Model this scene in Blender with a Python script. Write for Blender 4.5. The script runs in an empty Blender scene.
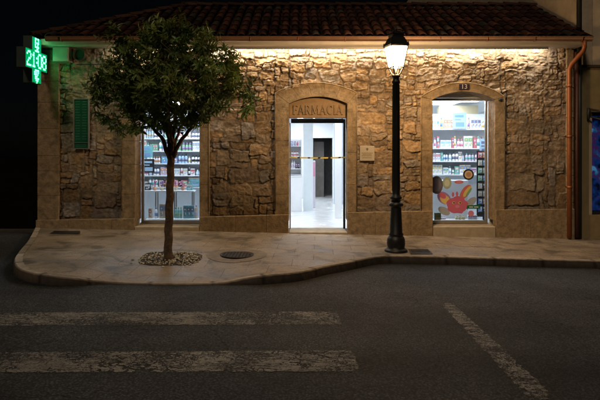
import bpy, bmesh, math, random
import numpy as np
from mathutils import Vector, Matrix
random.seed(7); rng = np.random.default_rng(11)
R = math.radians
scn = bpy.context.scene
col = scn.collection

# ---------------------------------------------------------------- helpers
def tag(o, label=None, cat=None, group=None, kind=None):
    if label: o['label'] = label
    if cat: o['category'] = cat
    if group: o['group'] = group
    if kind: o['kind'] = kind
    return o
def empty(name, loc=(0,0,0), rz=0):
    o = bpy.data.objects.new(name, None); col.objects.link(o)
    o.location = loc; o.rotation_euler = (0,0,rz); o.empty_display_size = .1
    return o
def obj(name, me, mats, parent=None, smooth=False):
    """link a bmesh or mesh as one object (coordinates local to the parent)"""
    if isinstance(me, bmesh.types.BMesh):
        m = bpy.data.meshes.new(name); me.to_mesh(m); me.free(); me = m
    if not isinstance(mats, (list, tuple)): mats = [mats]
    for m in mats: me.materials.append(m)
    if smooth: me.polygons.foreach_set('use_smooth', [True]*len(me.polygons))
    o = bpy.data.objects.new(name, me); col.objects.link(o)
    if parent: o.parent = parent
    return o
def copy_tree(o, parent=None):
    c = o.copy(); col.objects.link(c); c.parent = parent
    for ch in list(o.children): copy_tree(ch, c)
    return c
def box(bm, x0, x1, y0, y1, z0, z1, mi=0, bev=0):
    M = Matrix.Translation(((x0+x1)/2,(y0+y1)/2,(z0+z1)/2)) @ Matrix.Diagonal((abs(x1-x0),abs(y1-y0),abs(z1-z0),1))
    g = bmesh.ops.create_cube(bm, size=1, matrix=M)
    fs = set(f for v in g['verts'] for f in v.link_faces)
    for f in fs: f.material_index = mi
    if bev:
        es = list(set(e for f in fs for e in f.edges))
        r = bmesh.ops.bevel(bm, geom=es, offset=bev, segments=1, affect='EDGES')
        for f in r['faces']: f.material_index = mi
def prism(bm, pts, y0, y1, mi=0):
    """polygon in x,z extruded in y"""
    a = [bm.verts.new((x,y0,z)) for x,z in pts]; b = [bm.verts.new((x,y1,z)) for x,z in pts]
    n = len(pts); fs = []
    fs.append(bm.faces.new(a)); fs.append(bm.faces.new(b[::-1]))
    for i in range(n): fs.append(bm.faces.new((a[(i+1)%n],a[i],b[i],b[(i+1)%n])))
    for f in fs: f.material_index = mi
    return fs
def lathe(bm, prof, cx=0, cy=0, seg=20, mi=0, smooth=True):
    rings = []
    for r, z in prof:
        rings.append([bm.verts.new((cx+r*math.cos(2*math.pi*k/seg), cy+r*math.sin(2*math.pi*k/seg), z)) for k in range(seg)])
    for a, b in zip(rings, rings[1:]):
        for k in range(seg):
            f = bm.faces.new((a[k],a[(k+1)%seg],b[(k+1)%seg],b[k])); f.smooth = smooth; f.material_index = mi
    for rr, flip in ((rings[0],True),(rings[-1],False)):
        f = bm.faces.new(rr[::-1] if flip else rr); f.material_index = mi
def tube(bm, pts, radii, seg=8, mi=0, smooth=True, cap=True):
    pts = [Vector(p) for p in pts]
    if not isinstance(radii, (list,tuple)): radii = [radii]*len(pts)
    rings = []; prev = None
    for i, p in enumerate(pts):
        d = (pts[min(i+1,len(pts)-1)]-pts[max(i-1,0)])
        if d.length < 1e-9: d = Vector((0,0,1))
        d.normalize()
        if prev is None:
            a = d.cross(Vector((0,0,1)) if abs(d.z) < .9 else Vector((1,0,0))).normalized()
        else:
            a = (prev - d*prev.dot(d)).normalized()
        prev = a; b = d.cross(a)
        rings.append([bm.verts.new(p + (a*math.cos(2*math.pi*k/seg)+b*math.sin(2*math.pi*k/seg))*radii[i]) for k in range(seg)])
    for a, b in zip(rings, rings[1:]):
        for k in range(seg):
            f = bm.faces.new((a[k],a[(k+1)%seg],b[(k+1)%seg],b[k])); f.smooth = smooth; f.material_index = mi
    if cap:
        bm.faces.new(rings[0][::-1]).material_index = mi; bm.faces.new(rings[-1]).material_index = mi
def new(): return bmesh.new()
def fixn(bm): bmesh.ops.recalc_face_normals(bm, faces=bm.faces[:]); return bm
def text_mesh(s, size, depth=.004):
    cu = bpy.data.curves.new('lettering', 'FONT'); cu.body = s; cu.size = size; cu.extrude = depth
    cu.align_x = 'CENTER'; cu.align_y = 'CENTER'
    t = bpy.data.objects.new('lettering_source', cu); col.objects.link(t)
    dg = bpy.context.evaluated_depsgraph_get(); dg.update()
    me = bpy.data.meshes.new_from_object(t.evaluated_get(dg))
    bpy.data.objects.remove(t, do_unlink=True); bpy.data.curves.remove(cu)
    me.transform(Matrix.Rotation(R(90),4,'X'))
    me.materials.clear()
    return me

# ---------------------------------------------------------------- materials
def mat(name, base=(.5,.5,.5), rough=.7, metal=0, var=.25, scale=6, bump=0, bscale=40, spec=.5, emit=None, estr=0, attr=None, rvar=0, vec='Object'):
    m = bpy.data.materials.new(name); m.use_nodes = True
    nt = m.node_tree; N = nt.nodes; L = nt.links
    b = N['Principled BSDF']
    b.inputs['Roughness'].default_value = rough; b.inputs['Metallic'].default_value = metal
    b.inputs['Specular IOR Level'].default_value = spec
    tc = N.new('ShaderNodeTexCoord')
    nz = N.new('ShaderNodeTexNoise'); nz.inputs['Scale'].default_value = scale; nz.inputs['Detail'].default_value = 6; nz.inputs['Roughness'].default_value = .65
    L.new(tc.outputs[vec], nz.inputs['Vector'])
    mr = N.new('ShaderNodeMapRange'); mr.inputs[1].default_value = .25; mr.inputs[2].default_value = .75
    mr.inputs[3].default_value = 1-var; mr.inputs[4].default_value = 1+var
    L.new(nz.outputs['Fac'], mr.inputs[0])
    mx = N.new('ShaderNodeVectorMath'); mx.operation = 'SCALE'
    if attr:
        at = N.new('ShaderNodeAttribute'); at.attribute_name = attr; L.new(at.outputs['Color'], mx.inputs[0])
    else:
        mx.inputs[0].default_value = base
    L.new(mr.outputs[0], mx.inputs['Scale']); L.new(mx.outputs[0], b.inputs['Base Color'])
    if bump:
        n2 = N.new('ShaderNodeTexNoise'); n2.inputs['Scale'].default_value = bscale; n2.inputs['Detail'].default_value = 8; n2.inputs['Roughness'].default_value = .7
        L.new(tc.outputs[vec], n2.inputs['Vector'])
        bp = N.new('ShaderNodeBump'); bp.inputs['Strength'].default_value = 1; bp.inputs['Distance'].default_value = bump
        L.new(n2.outputs['Fac'], bp.inputs['Height']); L.new(bp.outputs[0], b.inputs['Normal'])
        m['bump'] = 1
    if rvar:
        r2 = N.new('ShaderNodeMapRange'); r2.inputs[1].default_value = .3; r2.inputs[2].default_value = .7
        r2.inputs[3].default_value = rough-rvar; r2.inputs[4].default_value = rough+rvar
        L.new(nz.outputs['Fac'], r2.inputs[0]); L.new(r2.outputs[0], b.inputs['Roughness'])
    if emit:
        b.inputs['Emission Color'].default_value = (*emit,1); b.inputs['Emission Strength'].default_value = estr
    return m
def emat(name, c, s):
    m = bpy.data.materials.new(name); m.use_nodes = True; nt = m.node_tree
    nt.nodes.remove(nt.nodes['Principled BSDF'])
    e = nt.nodes.new('ShaderNodeEmission'); e.inputs[0].default_value = (*c,1); e.inputs[1].default_value = s
    nt.links.new(e.outputs[0], nt.nodes['Material Output'].inputs[0]); return m
def glassmat(name, tint=(.95,.98,1), refl=.07):
    m = bpy.data.materials.new(name); m.use_nodes = True; nt = m.node_tree; N = nt.nodes
    N.remove(N['Principled BSDF'])
    t = N.new('ShaderNodeBsdfTransparent'); t.inputs[0].default_value = (*tint,1)
    g = N.new('ShaderNodeBsdfGlossy'); g.inputs['Roughness'].default_value = .03
    mx = N.new('ShaderNodeMixShader'); fr = N.new('ShaderNodeFresnel'); fr.inputs[0].default_value = 1.45
    nt.links.new(fr.outputs[0], mx.inputs[0]); nt.links.new(t.outputs[0], mx.inputs[1]); nt.links.new(g.outputs[0], mx.inputs[2])
    nt.links.new(mx.outputs[0], N['Material Output'].inputs[0]); return m

M = {}
M['rubble'] = mat('rubble_stone', attr='Col', rough=.9, var=.45, scale=18, bump=.014, bscale=48, spec=.2)
M['dressed'] = mat('dressed_granite', (.26,.19,.115), rough=.88, var=.55, scale=9, bump=.020, bscale=24, spec=.3)
M['dressed_pale'] = mat('pale_granite', (.36,.30,.22), rough=.8, var=.25, scale=7, bump=.004, bscale=60, spec=.3)
M['nameslab'] = mat('carved_granite', (.27,.185,.11), rough=.85, var=.2, scale=9, bump=.003, bscale=90)
M['plaster_in'] = mat('white_interior_paint', (.78,.80,.82), rough=.6, var=.04, scale=2)
M['floor_in'] = mat('white_floor_tile', (.78,.80,.82), rough=.22, var=.06, scale=3, rvar=.08)
M['tile'] = mat('clay_roof_tile', attr='Col', rough=.9, var=.35, scale=9, bump=.004, bscale=60, spec=.2)
M['copper'] = mat('brown_painted_metal', (.28,.09,.03), rough=.45, var=.2, scale=8, metal=.3)
M['soffit'] = mat('soffit_paint', (.46,.43,.40), rough=.8, var=.12, scale=4)
M['black_iron'] = mat('black_cast_iron', (.012,.012,.013), rough=.45, var=.3, scale=20, bump=.001, bscale=80)
M['alu'] = mat('grey_window_metal', (.34,.33,.31), rough=.4, metal=.5, var=.1, scale=8)
M['darkmetal'] = mat('dark_metal', (.03,.03,.032), rough=.5, metal=.3, var=.2)
M['white'] = mat('white_laminate', (.80,.81,.83), rough=.4, var=.04, scale=4)
M['glass'] = glassmat('window_glass')
M['bark'] = mat('tree_bark', (.13,.09,.06), rough=.92, var=.6, scale=16, bump=.03, bscale=26, spec=.2)
M['leaf'] = mat('tree_leaf', attr='Col', rough=.42, var=.25, scale=9, spec=.45)
nt_ = M['leaf'].node_tree; tr_ = nt_.nodes.new('ShaderNodeBsdfTranslucent'); mx_ = nt_.nodes.new('ShaderNodeMixShader'); mx_.inputs[0].default_value = .28
nt_.links.new(nt_.nodes['Principled BSDF'].inputs['Base Color'].links[0].from_socket, tr_.inputs[0]); nt_.links.new(nt_.nodes['Principled BSDF'].outputs[0], mx_.inputs[1]); nt_.links.new(tr_.outputs[0], mx_.inputs[2]); nt_.links.new(mx_.outputs[0], nt_.nodes['Material Output'].inputs[0])
M['green_box'] = mat('pale_metal_box', (.33,.34,.31), rough=.5, var=.1)
M['paper'] = mat('white_paper', (.5,.48,.45), rough=.9, var=.12, scale=14)
M['pebble'] = mat('pebble', attr='Col', rough=.8, var=.2, scale=40)
M['iron_cover'] = mat('cast_cover', (.035,.030,.026), rough=.6, metal=.4, var=.5, scale=25, bump=.004, bscale=60)
M['kerb'] = mat('kerb_granite', attr='Col', rough=.8, var=.35, scale=9, bump=.006, bscale=50, spec=.3)
M['soil'] = mat('unlit_terrain', (.006,.006,.005), rough=1, var=.3, scale=.5, spec=0)  # near-black colour stands in for unlit ground in the dark

# pavement: slabs with joints, stains
def pavement_mat():
    m = mat('pavement_slabs', (.265,.212,.16), rough=.64, var=.42, scale=1.6, rvar=.14, spec=.4)
    nt = m.node_tree; N = nt.nodes; L = nt.links; b = N['Principled BSDF']
    tc = N.new('ShaderNodeTexCoord'); mp = N.new('ShaderNodeMapping'); mp.inputs['Rotation'].default_value = (0,0,R(2))
    L.new(tc.outputs['Object'], mp.inputs['Vector'])
    nw = N.new('ShaderNodeTexNoise'); nw.inputs['Scale'].default_value = 6
    L.new(tc.outputs['Object'], nw.inputs['Vector'])
    ad = N.new('ShaderNodeMixRGB'); ad.blend_type = 'ADD'; ad.inputs[0].default_value = .02
    L.new(mp.outputs[0], ad.inputs[1]); L.new(nw.outputs['Color'], ad.inputs[2])
    br = N.new('ShaderNodeTexBrick'); br.inputs['Scale'].default_value = 1; br.inputs['Mortar Size'].default_value = .007
    br.inputs['Brick Width'].default_value = .62; br.inputs['Row Height'].default_value = .47; br.inputs['Mortar Smooth'].default_value = .6
    br.inputs['Color1'].default_value = (1,1,1,1); br.inputs['Color2'].default_value = (.88,.87,.86,1); br.inputs['Mortar'].default_value = (.58,.56,.54,1)
    L.new(ad.outputs[0], br.inputs['Vector'])
    src = b.inputs['Base Color'].links[0].from_socket
    n2 = N.new('ShaderNodeTexNoise'); n2.inputs['Scale'].default_value = 38; n2.inputs['Detail'].default_value = 8
    L.new(tc.outputs['Object'], n2.inputs['Vector'])
    r2 = N.new('ShaderNodeMapRange'); r2.inputs[1].default_value = .3; r2.inputs[2].default_value = .7; r2.inputs[3].default_value = .75; r2.inputs[4].default_value = 1.2
    L.new(n2.outputs['Fac'], r2.inputs[0])
    m1 = N.new('ShaderNodeMixRGB'); m1.blend_type = 'MULTIPLY'; m1.inputs[0].default_value = 1
    L.new(src, m1.inputs[1]); L.new(br.outputs['Color'], m1.inputs[2])
    m2 = N.new('ShaderNodeVectorMath'); m2.operation = 'SCALE'; L.new(m1.outputs[0], m2.inputs[0]); L.new(r2.outputs[0], m2.inputs['Scale'])
    # dark worn stains
    n3 = N.new('ShaderNodeTexNoise'); n3.inputs['Scale'].default_value = 2.7; n3.inputs['Detail'].default_value = 5; n3.inputs['Distortion'].default_value = .8
    L.new(tc.outputs['Object'], n3.inputs['Vector'])
    r3 = N.new('ShaderNodeMapRange'); r3.inputs[1].default_value = .5; r3.inputs[2].default_value = .68; r3.inputs[3].default_value = 1; r3.inputs[4].default_value = .46
    L.new(n3.outputs['Fac'], r3.inputs[0])
    vg = N.new('ShaderNodeTexVoronoi'); vg.inputs['Scale'].default_value = 4.5; L.new(tc.outputs['Object'], vg.inputs['Vector'])
    rg = N.new('ShaderNodeMapRange'); rg.inputs[1].default_value = .07; rg.inputs[2].default_value = .10; rg.inputs[3].default_value = .55; rg.inputs[4].default_value = 1; L.new(vg.outputs['Distance'], rg.inputs[0])
    mg = N.new('ShaderNodeMath'); mg.operation = 'MULTIPLY'; L.new(rg.outputs[0], mg.inputs[0]); L.new(r3.outputs[0], mg.inputs[1])
    m3 = N.new('ShaderNodeVectorMath'); m3.operation = 'SCALE'; L.new(m2.outputs[0], m3.inputs[0]); L.new(mg.outputs[0], m3.inputs['Scale'])
    L.new(m3.outputs[0], b.inputs['Base Color'])
    bp = N.new('ShaderNodeBump'); bp.inputs['Strength'].default_value = .8; bp.inputs['Distance'].default_value = .004
    mm = N.new('ShaderNodeMath'); mm.operation = 'MULTIPLY'; L.new(br.outputs['Fac'], mm.inputs[0]); mm.inputs[1].default_value = -1
    ms = N.new('ShaderNodeMath'); ms.operation = 'ADD'; L.new(mm.outputs[0], ms.inputs[0]); L.new(n2.outputs['Fac'], ms.inputs[1])
    L.new(ms.outputs[0], bp.inputs['Height']); L.new(bp.outputs[0], b.inputs['Normal'])
    return m
M['pavement'] = pavement_mat()
def asphalt_nodes(name, painted=False):
    m = bpy.data.materials.new(name); m.use_nodes = True
    nt = m.node_tree; N = nt.nodes; L = nt.links; b = N['Principled BSDF']
    tc = N.new('ShaderNodeTexCoord'); V = tc.outputs['Object']
    def noise(s, d=6, r=.6, dist=0, vec=None):
        n = N.new('ShaderNodeTexNoise'); n.inputs['Scale'].default_value = s; n.inputs['Detail'].default_value = d
        n.inputs['Roughness'].default_value = r; n.inputs['Distortion'].default_value = dist; L.new(vec or V, n.inputs['Vector']); return n.outputs['Fac']
    def mr(x, a, bb, c, d):
        r = N.new('ShaderNodeMapRange'); r.inputs[1].default_value = a; r.inputs[2].default_value = bb; r.inputs[3].default_value = c; r.inputs[4].default_value = d
        L.new(x, r.inputs[0]); return r.outputs[0]
    def math2(op, a, bb):
        q = N.new('ShaderNodeMath'); q.operation = op
        for k, v in enumerate((a, bb)):
            if isinstance(v, (int,float)): q.inputs[k].default_value = v
            else: L.new(v, q.inputs[k])
        return q.outputs[0]
    mul = lambda a, bb: math2('MULTIPLY', a, bb)
    def warped(amount, scale, stretch):
        wp = N.new('ShaderNodeTexNoise'); wp.inputs['Scale'].default_value = scale; wp.inputs['Detail'].default_value = 4; L.new(V, wp.inputs['Vector'])
        ad = N.new('ShaderNodeMixRGB'); ad.blend_type = 'ADD'; ad.inputs[0].default_value = amount; L.new(V, ad.inputs[1]); L.new(wp.outputs['Color'], ad.inputs[2])
        mp = N.new('ShaderNodeMapping'); mp.inputs['Scale'].default_value = stretch; L.new(ad.outputs[0], mp.inputs['Vector']); return mp.outputs[0]
    fine = noise(55, 4, .8)
    if not painted:
        big = mr(noise(.55, 5, .6, .6), .3, .7, .50, 1.45); f2 = mr(fine, .32, .68, .3, 1.9); mid = mr(noise(15, 5, .75), .3, .7, .72, 1.3)
        vo = N.new('ShaderNodeTexVoronoi'); vo.inputs['Scale'].default_value = 48; L.new(V, vo.inputs['Vector'])
        agg = mr(vo.outputs['Distance'], .05, .6, 1.7, .55)
        lanes = N.new('ShaderNodeMapping'); lanes.inputs['Scale'].default_value = (.08,1.1,1); L.new(V, lanes.inputs['Vector'])
        lane = mr(noise(1, 2, .5, 0, lanes.outputs[0]), .35, .65, .78, 1.22)
        cv = N.new('ShaderNodeTexVoronoi'); cv.feature = 'DISTANCE_TO_EDGE'; cv.inputs['Scale'].default_value = .55; L.new(warped(.6, 2.2, (1,1,1)), cv.inputs['Vector'])
        crack = math2('MAXIMUM', mr(cv.outputs['Distance'], .0, .006, .35, 1), mr(noise(.8,2), .45, .55, 0, 1))
        v = mul(mul(mul(big, f2), mul(agg, mid)), mul(lane, crack))
        at = N.new('ShaderNodeAttribute'); at.attribute_name = 'Col'
        dirt = mul(at.outputs['Fac'], mr(noise(7,4), .3, .6, .5, 1)); v = mul(v, mr(dirt, 0, 1, 1, .25))
        sc = N.new('ShaderNodeVectorMath'); sc.operation = 'SCALE'; sc.inputs[0].default_value = (.047,.052,.060); L.new(v, sc.inputs['Scale'])
        L.new(sc.outputs[0], b.inputs['Base Color']); hgt = math2('ADD', fine, mul(crack, .6))
    else:
        # cracked, worn thermoplastic; missing paint leaves the asphalt bare
        vc = N.new('ShaderNodeTexVoronoi'); vc.feature = 'DISTANCE_TO_EDGE'; vc.inputs['Scale'].default_value = 11; L.new(warped(.30, 9, (.5,1.1,1)), vc.inputs['Vector'])
        plate = math2('GREATER_THAN', vc.outputs['Distance'], mr(noise(2.1, 4), .38, .66, -.02, .12))
        st1 = N.new('ShaderNodeMapping'); st1.inputs['Scale'].default_value = (1.6,8,1); L.new(V, st1.inputs['Vector'])
        rg = math2('ABSOLUTE', math2('SUBTRACT', noise(1.4, 7, .75, .3, st1.outputs[0]), .5), 0)
        plate = mul(plate, math2('GREATER_THAN', rg, mr(noise(1.7,3), .35, .65, .004, .03)))
        chips = math2('GREATER_THAN', noise(42, 7, .85), mr(noise(1.1, 4, .7), .35, .65, .40, .545))
        uv = N.new('ShaderNodeUVMap'); sp = N.new('ShaderNodeSeparateXYZ'); L.new(uv.outputs[0], sp.inputs[0])
        edge = math2('GREATER_THAN', sp.outputs['X'], mr(noise(13, 5, .7), .35, .7, -.01, .03))
        mask = mul(mul(plate, chips), edge)
        sc = N.new('ShaderNodeVectorMath'); sc.operation = 'SCALE'; sc.inputs[0].default_value = (.40,.40,.39); L.new(mul(mr(noise(40,5,.8), .3,.7,.5,1.25), mr(noise(1.3,4), .3,.7,.65,1.15)), sc.inputs['Scale'])
        L.new(sc.outputs[0], b.inputs['Base Color']); hgt = fine
        t = N.new('ShaderNodeBsdfTransparent'); mx = N.new('ShaderNodeMixShader'); L.new(mask, mx.inputs[0]); L.new(t.outputs[0], mx.inputs[1]); L.new(b.outputs[0], mx.inputs[2])
        L.new(mx.outputs[0], N['Material Output'].inputs[0])
    b.inputs['Roughness'].default_value = .85; b.inputs['Specular IOR Level'].default_value = .3
    bp = N.new('ShaderNodeBump'); bp.inputs['Distance'].default_value = .010; L.new(hgt, bp.inputs['Height']); L.new(bp.outputs[0], b.inputs['Normal'])
    return m
M['asphalt'] = asphalt_nodes('asphalt'); M['paint'] = asphalt_nodes('worn_road_paint', True)

def set_col(me, cols):
    a = me.color_attributes.new('Col', 'FLOAT_COLOR', 'POINT'); c = np.ones((len(me.vertices),4), dtype=np.float32)
    c[:, :3] = cols; a.data.foreach_set('color', c.ravel())

# ---------------------------------------------------------------- ground model
CAMH, F, DW, HY = 1.6, 560., 11.2, 153.
SL = .0209
def gz(x):
    x = max(-15, min(15, x)); return -SL*(x-.32)
def G(px, py, c=0.):
    """ground point (plane of the pavement shifted by c) for a measured photo position"""
    u = (px-300)/F; v = (py-HY)/F
    D = (CAMH-SL*.32-c)/(v-SL*u); return Vector((D*u, D-DW, -SL*(D*u-.32)+c))
ROAD = -.12

# terrain and road
bm = new()
xs = [-500,-60,-15,-8,-5.3,0,6,15,60,500]; ys = [-200,-40,0,.2,30,500]
vv = [[bm.verts.new((x,y,gz(x)-.75-(0 if y<.3 else .8))) for y in ys] for x in xs]
for i in range(len(xs)-1):
    for j in range(len(ys)-1): bm.faces.new((vv[i][j],vv[i+1][j],vv[i+1][j+1],vv[i][j+1]))
o = obj('terrain', bm, M['soil']); tag(o, kind='structure')
# kerb line
K0 = [(37,231,0),(28,240,0),(18,252,0),(14,260,0),(17,267,0),(28,272,0),(50,276,-.01),(75,278.5,-.03),(100,281,-.08),(125,283,-.10),(170,284,-.10),
      (210,283.5,-.10),(228,282,-.085),(245,278.5,-.05),(265,275.5,-.01),(300,272,0),(325,266.5,0),(350,262,0),(370,257.7,0),(385,256,0),(400,256,0),(450,257,0),(520,259,0),(600,261,0),(760,266,0)]
KP = []
for (px,py,c) in K0:
    p = G(px,py,c); KP.append((p.x,p.y,c))
KP[0] = (-5.32, .05, 0)
def catmull(P, n):
    out = []
    for i in range(len(P)-1):
        p0 = P[max(i-1,0)]; p1 = P[i]; p2 = P[i+1]; p3 = P[min(i+2,len(P)-1)]
        for k in range(n):
            t = k/n
            out.append(tuple(.5*((2*b)+(-a+c)*t+(2*a-5*b+4*c-d)*t*t+(-a+3*b-3*c+d)*t**3) for a,b,c,d in zip(p0,p1,p2,p3)))
    out.append(P[-1]); return out
KD = catmull(KP, 14)
# resample evenly
def resample(P, step):
    out = [P[0]]; acc = 0
    for a, b in zip(P, P[1:]):
        L_ = math.hypot(b[0]-a[0], b[1]-a[1]); 
        if L_ < 1e-9: continue
        s = step-acc
        while s <= L_:
            t = s/L_; out.append(tuple(x+(y-x)*t for x,y in zip(a,b))); s += step
        acc = (acc+L_) % step
    return out
KR = resample(KD, .05); KR[0] = KP[0]
def offs(P, d):
    out = []
    for i, p in enumerate(P):
        a = P[max(i-1,0)]; b = P[min(i+1,len(P)-1)]; tx, ty = b[0]-a[0], b[1]-a[1]; l = math.hypot(tx,ty) or 1
        out.append((p[0]-ty/l*d, p[1]+tx/l*d, p[2]))
    return out
KI = offs(KR, .11)
def PZ(x, y):
    i = min((k for k in range(len(KI)) if KI[k][1] < -1.5), key=lambda k: abs(KI[k][0]-x)) if x > -4.2 else 0
    xi, yi, c = KI[i]; s = min(1, max(0, (.12-y)/(.12-yi))); q = max(0,(s-.55)/.45); q = q*q*(3-2*q)
    return gz(x)+c*q
# road sheet: fine near the kerb so that gutter grime can follow it
def axis(a, b, lo, hi, fine_, coarse): 
    out = [a]; 
    while out[-1] < b-1e-6: out.append(min(b, out[-1]+(fine_ if lo <= out[-1] < hi else coarse)))
    return out
xs = axis(-60,60,-7,9,.1,1.0); ys = axis(-40,.15,-5,.2,.1,1.0)
XR, YR = np.meshgrid(np.array(xs), np.array(ys), indexing='ij')
kk = np.array([(a,b) for a,b,_ in KR[::4]]); dist = np.full(XR.shape, 9.)
for a_,b_ in kk: dist = np.minimum(dist, np.hypot(XR-a_, YR-b_))
bm = new(); vv = [[bm.verts.new((x,y,gz(x)+ROAD)) for y in ys] for x in xs]
for i in range(len(xs)-1):
    for j in range(len(ys)-1): bm.faces.new((vv[i][j],vv[i+1][j],vv[i+1][j+1],vv[i][j+1]))
me = bpy.data.meshes.new('road'); bm.to_mesh(me); bm.free()
dd = np.exp(-np.maximum(dist-.03,0)/.16).reshape(-1); set_col(me, np.stack([dd,dd,dd],-1))
o = obj('road', me, M['asphalt']); tag(o, kind='structure')
# kerb mesh
bm = new(); vc = []
n = len(KR); rows = []
kr = random.Random(3); stone = 0; tone = 1; left = 16
for i in range(n):
    x,y,c = KR[i]; xi,yi,_ = KI[i]; z = gz(x)+c
    left -= 1; joint = False
    if left <= 0: left = kr.randint(13,19); tone = kr.uniform(.7,1.15); joint = True
    xo, yo = offs([KR[max(i-1,0)],KR[i],KR[min(i+1,n-1)]], -.015)[1][:2] if 0<i<n-1 else (x,y)
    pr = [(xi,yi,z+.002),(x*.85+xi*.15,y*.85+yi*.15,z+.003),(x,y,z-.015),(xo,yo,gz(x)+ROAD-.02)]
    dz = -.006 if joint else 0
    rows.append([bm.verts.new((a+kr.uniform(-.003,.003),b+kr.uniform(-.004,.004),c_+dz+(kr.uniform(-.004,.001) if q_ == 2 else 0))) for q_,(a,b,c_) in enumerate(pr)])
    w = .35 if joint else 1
    vc += [np.array((.30,.25,.20))*tone*w,np.array((.36,.31,.255))*tone*w]+[np.array((.09,.07,.055))*tone*w, np.array((.03,.024,.02))*w]  # top edge lightened, face darkened in colour for highlight and shade
for a, b in zip(rows, rows[1:]):
    for k in range(3): bm.faces.new((a[k],a[k+1],b[k+1],b[k]))
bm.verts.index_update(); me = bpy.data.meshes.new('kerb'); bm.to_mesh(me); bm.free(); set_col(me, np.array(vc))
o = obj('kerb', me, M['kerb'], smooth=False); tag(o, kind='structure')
# pavement sheet
bm = new(); rows = []
for i in range(n):
    xi, yi, c = KI[i]
    t = i/(n-1)
    bx_ = -5.32 if False else max(-5.32+1.2*min(1,i/70), KI[i][0] if i > 70 else -99)
    bx_ = min(bx_, 14)
    row = []
    for k in range(13):
        s = k/12; x = bx_+(xi-bx_)*s; y = .12+(yi-.12)*s
        q = max(0,(s-.55)/.45); q = q*q*(3-2*q)
        row.append(bm.verts.new((x,y,gz(x)+c*q)))
    rows.append(row)
for a, b in zip(rows, rows[1:]):
    for k in range(12): bm.faces.new((a[k],a[k+1],b[k+1],b[k]))
bmesh.ops.recalc_face_normals(bm, faces=bm.faces[:])
o = obj('pavement', bm, M['pavement'], smooth=True); tag(o, kind='structure')
def road_quad(name, pts):
    """painted marking; its uv x holds the distance to the nearest edge in metres"""
    bm = new(); P = [G(px,py,ROAD+.004) for px,py in pts]; uvl = bm.loops.layers.uv.new('UVMap')
    nx, ny = 80, 8; w = (P[0]-P[3]).length; l_ = (P[0]-P[1]).length; g = []; ds = {}
    for i in range(nx+1):
        row_ = []
        for j in range(ny+1):
            v = bm.verts.new(P[0].lerp(P[1],i/nx).lerp(P[3].lerp(P[2],i/nx),j/ny)); ds[v] = min(j/ny*w,(1-j/ny)*w,(nx-i)/nx*l_,i/nx*l_); row_.append(v)
        g.append(row_)
    for i in range(nx):
        for j in range(ny):
            f = bm.faces.new((g[i][j],g[i][j+1],g[i+1][j+1],g[i+1][j]))
            for lp_ in f.loops: lp_[uvl].uv = (ds[lp_.vert], 0)
    o = obj(name, fixn(bm), M['paint']); tag(o, kind='structure'); return o
road_quad('crosswalk_stripe', [(-120,312.5),(338,311.5),(342,324.5),(-120,326)])
road_quad('crosswalk_stripe', [(-120,352.5),(354,350),(360,371.5),(-120,373)])
road_quad('road_line', [(439,302.5),(453,302.5),(560,400),(530,400)])
# low stone edging where the left road meets the dark
bm = new(); 
for i in range(14):
    x = -18.6+i*.95; box(bm, x, x+.94, .04, .18, gz(x)-.6, gz(x)-.075, bev=.01)
o = obj('kerb', bm, mat('dark_kerb',(.05,.042,.034),rough=.9,bump=.01,bscale=20)); tag(o, kind='structure')

# ---------------------------------------------------------------- rubble height field
def vnoise(x, y, seed):
    r = np.random.default_rng(seed); T = r.random((256,256))
    xi = np.floor(x).astype(int); yi = np.floor(y).astype(int); fx = x-xi; fy = y-yi
    fx = fx*fx*(3-2*fx); fy = fy*fy*(3-2*fy)
    g = lambda a,b: T[a%256, b%256]
    return (g(xi,yi)*(1-fx)+g(xi+1,yi)*fx)*(1-fy)+(g(xi,yi+1)*(1-fx)+g(xi+1,yi+1)*fx)*fy
def fbm(x, y, seed, o=4):
    s = 0; a = .5; t = 0
    for k in range(o): s = s+a*vnoise(x*2**k, y*2**k, seed+k); t += a; a *= .5
    return s/t
WX0, WX1, WZ0, WZ1, ST = -5.2, 5.42, -.25, 3.70, .0112
OPEN = {'left': (-3.28,-2.0,-3.56,-1.80), 'door': (-.22,.94,-.50,1.14), 'right': (2.64,3.88,2.40,4.08)}
ARCH = {'left': (.14,2.66,2.82,2.72,3.0), 'door': (.0,2.58,2.72,2.80,3.0), 'right': (.14,2.66,2.82,2.72,3.0)}  # bottom, inner spring, inner apex, outer spring, outer apex
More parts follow.
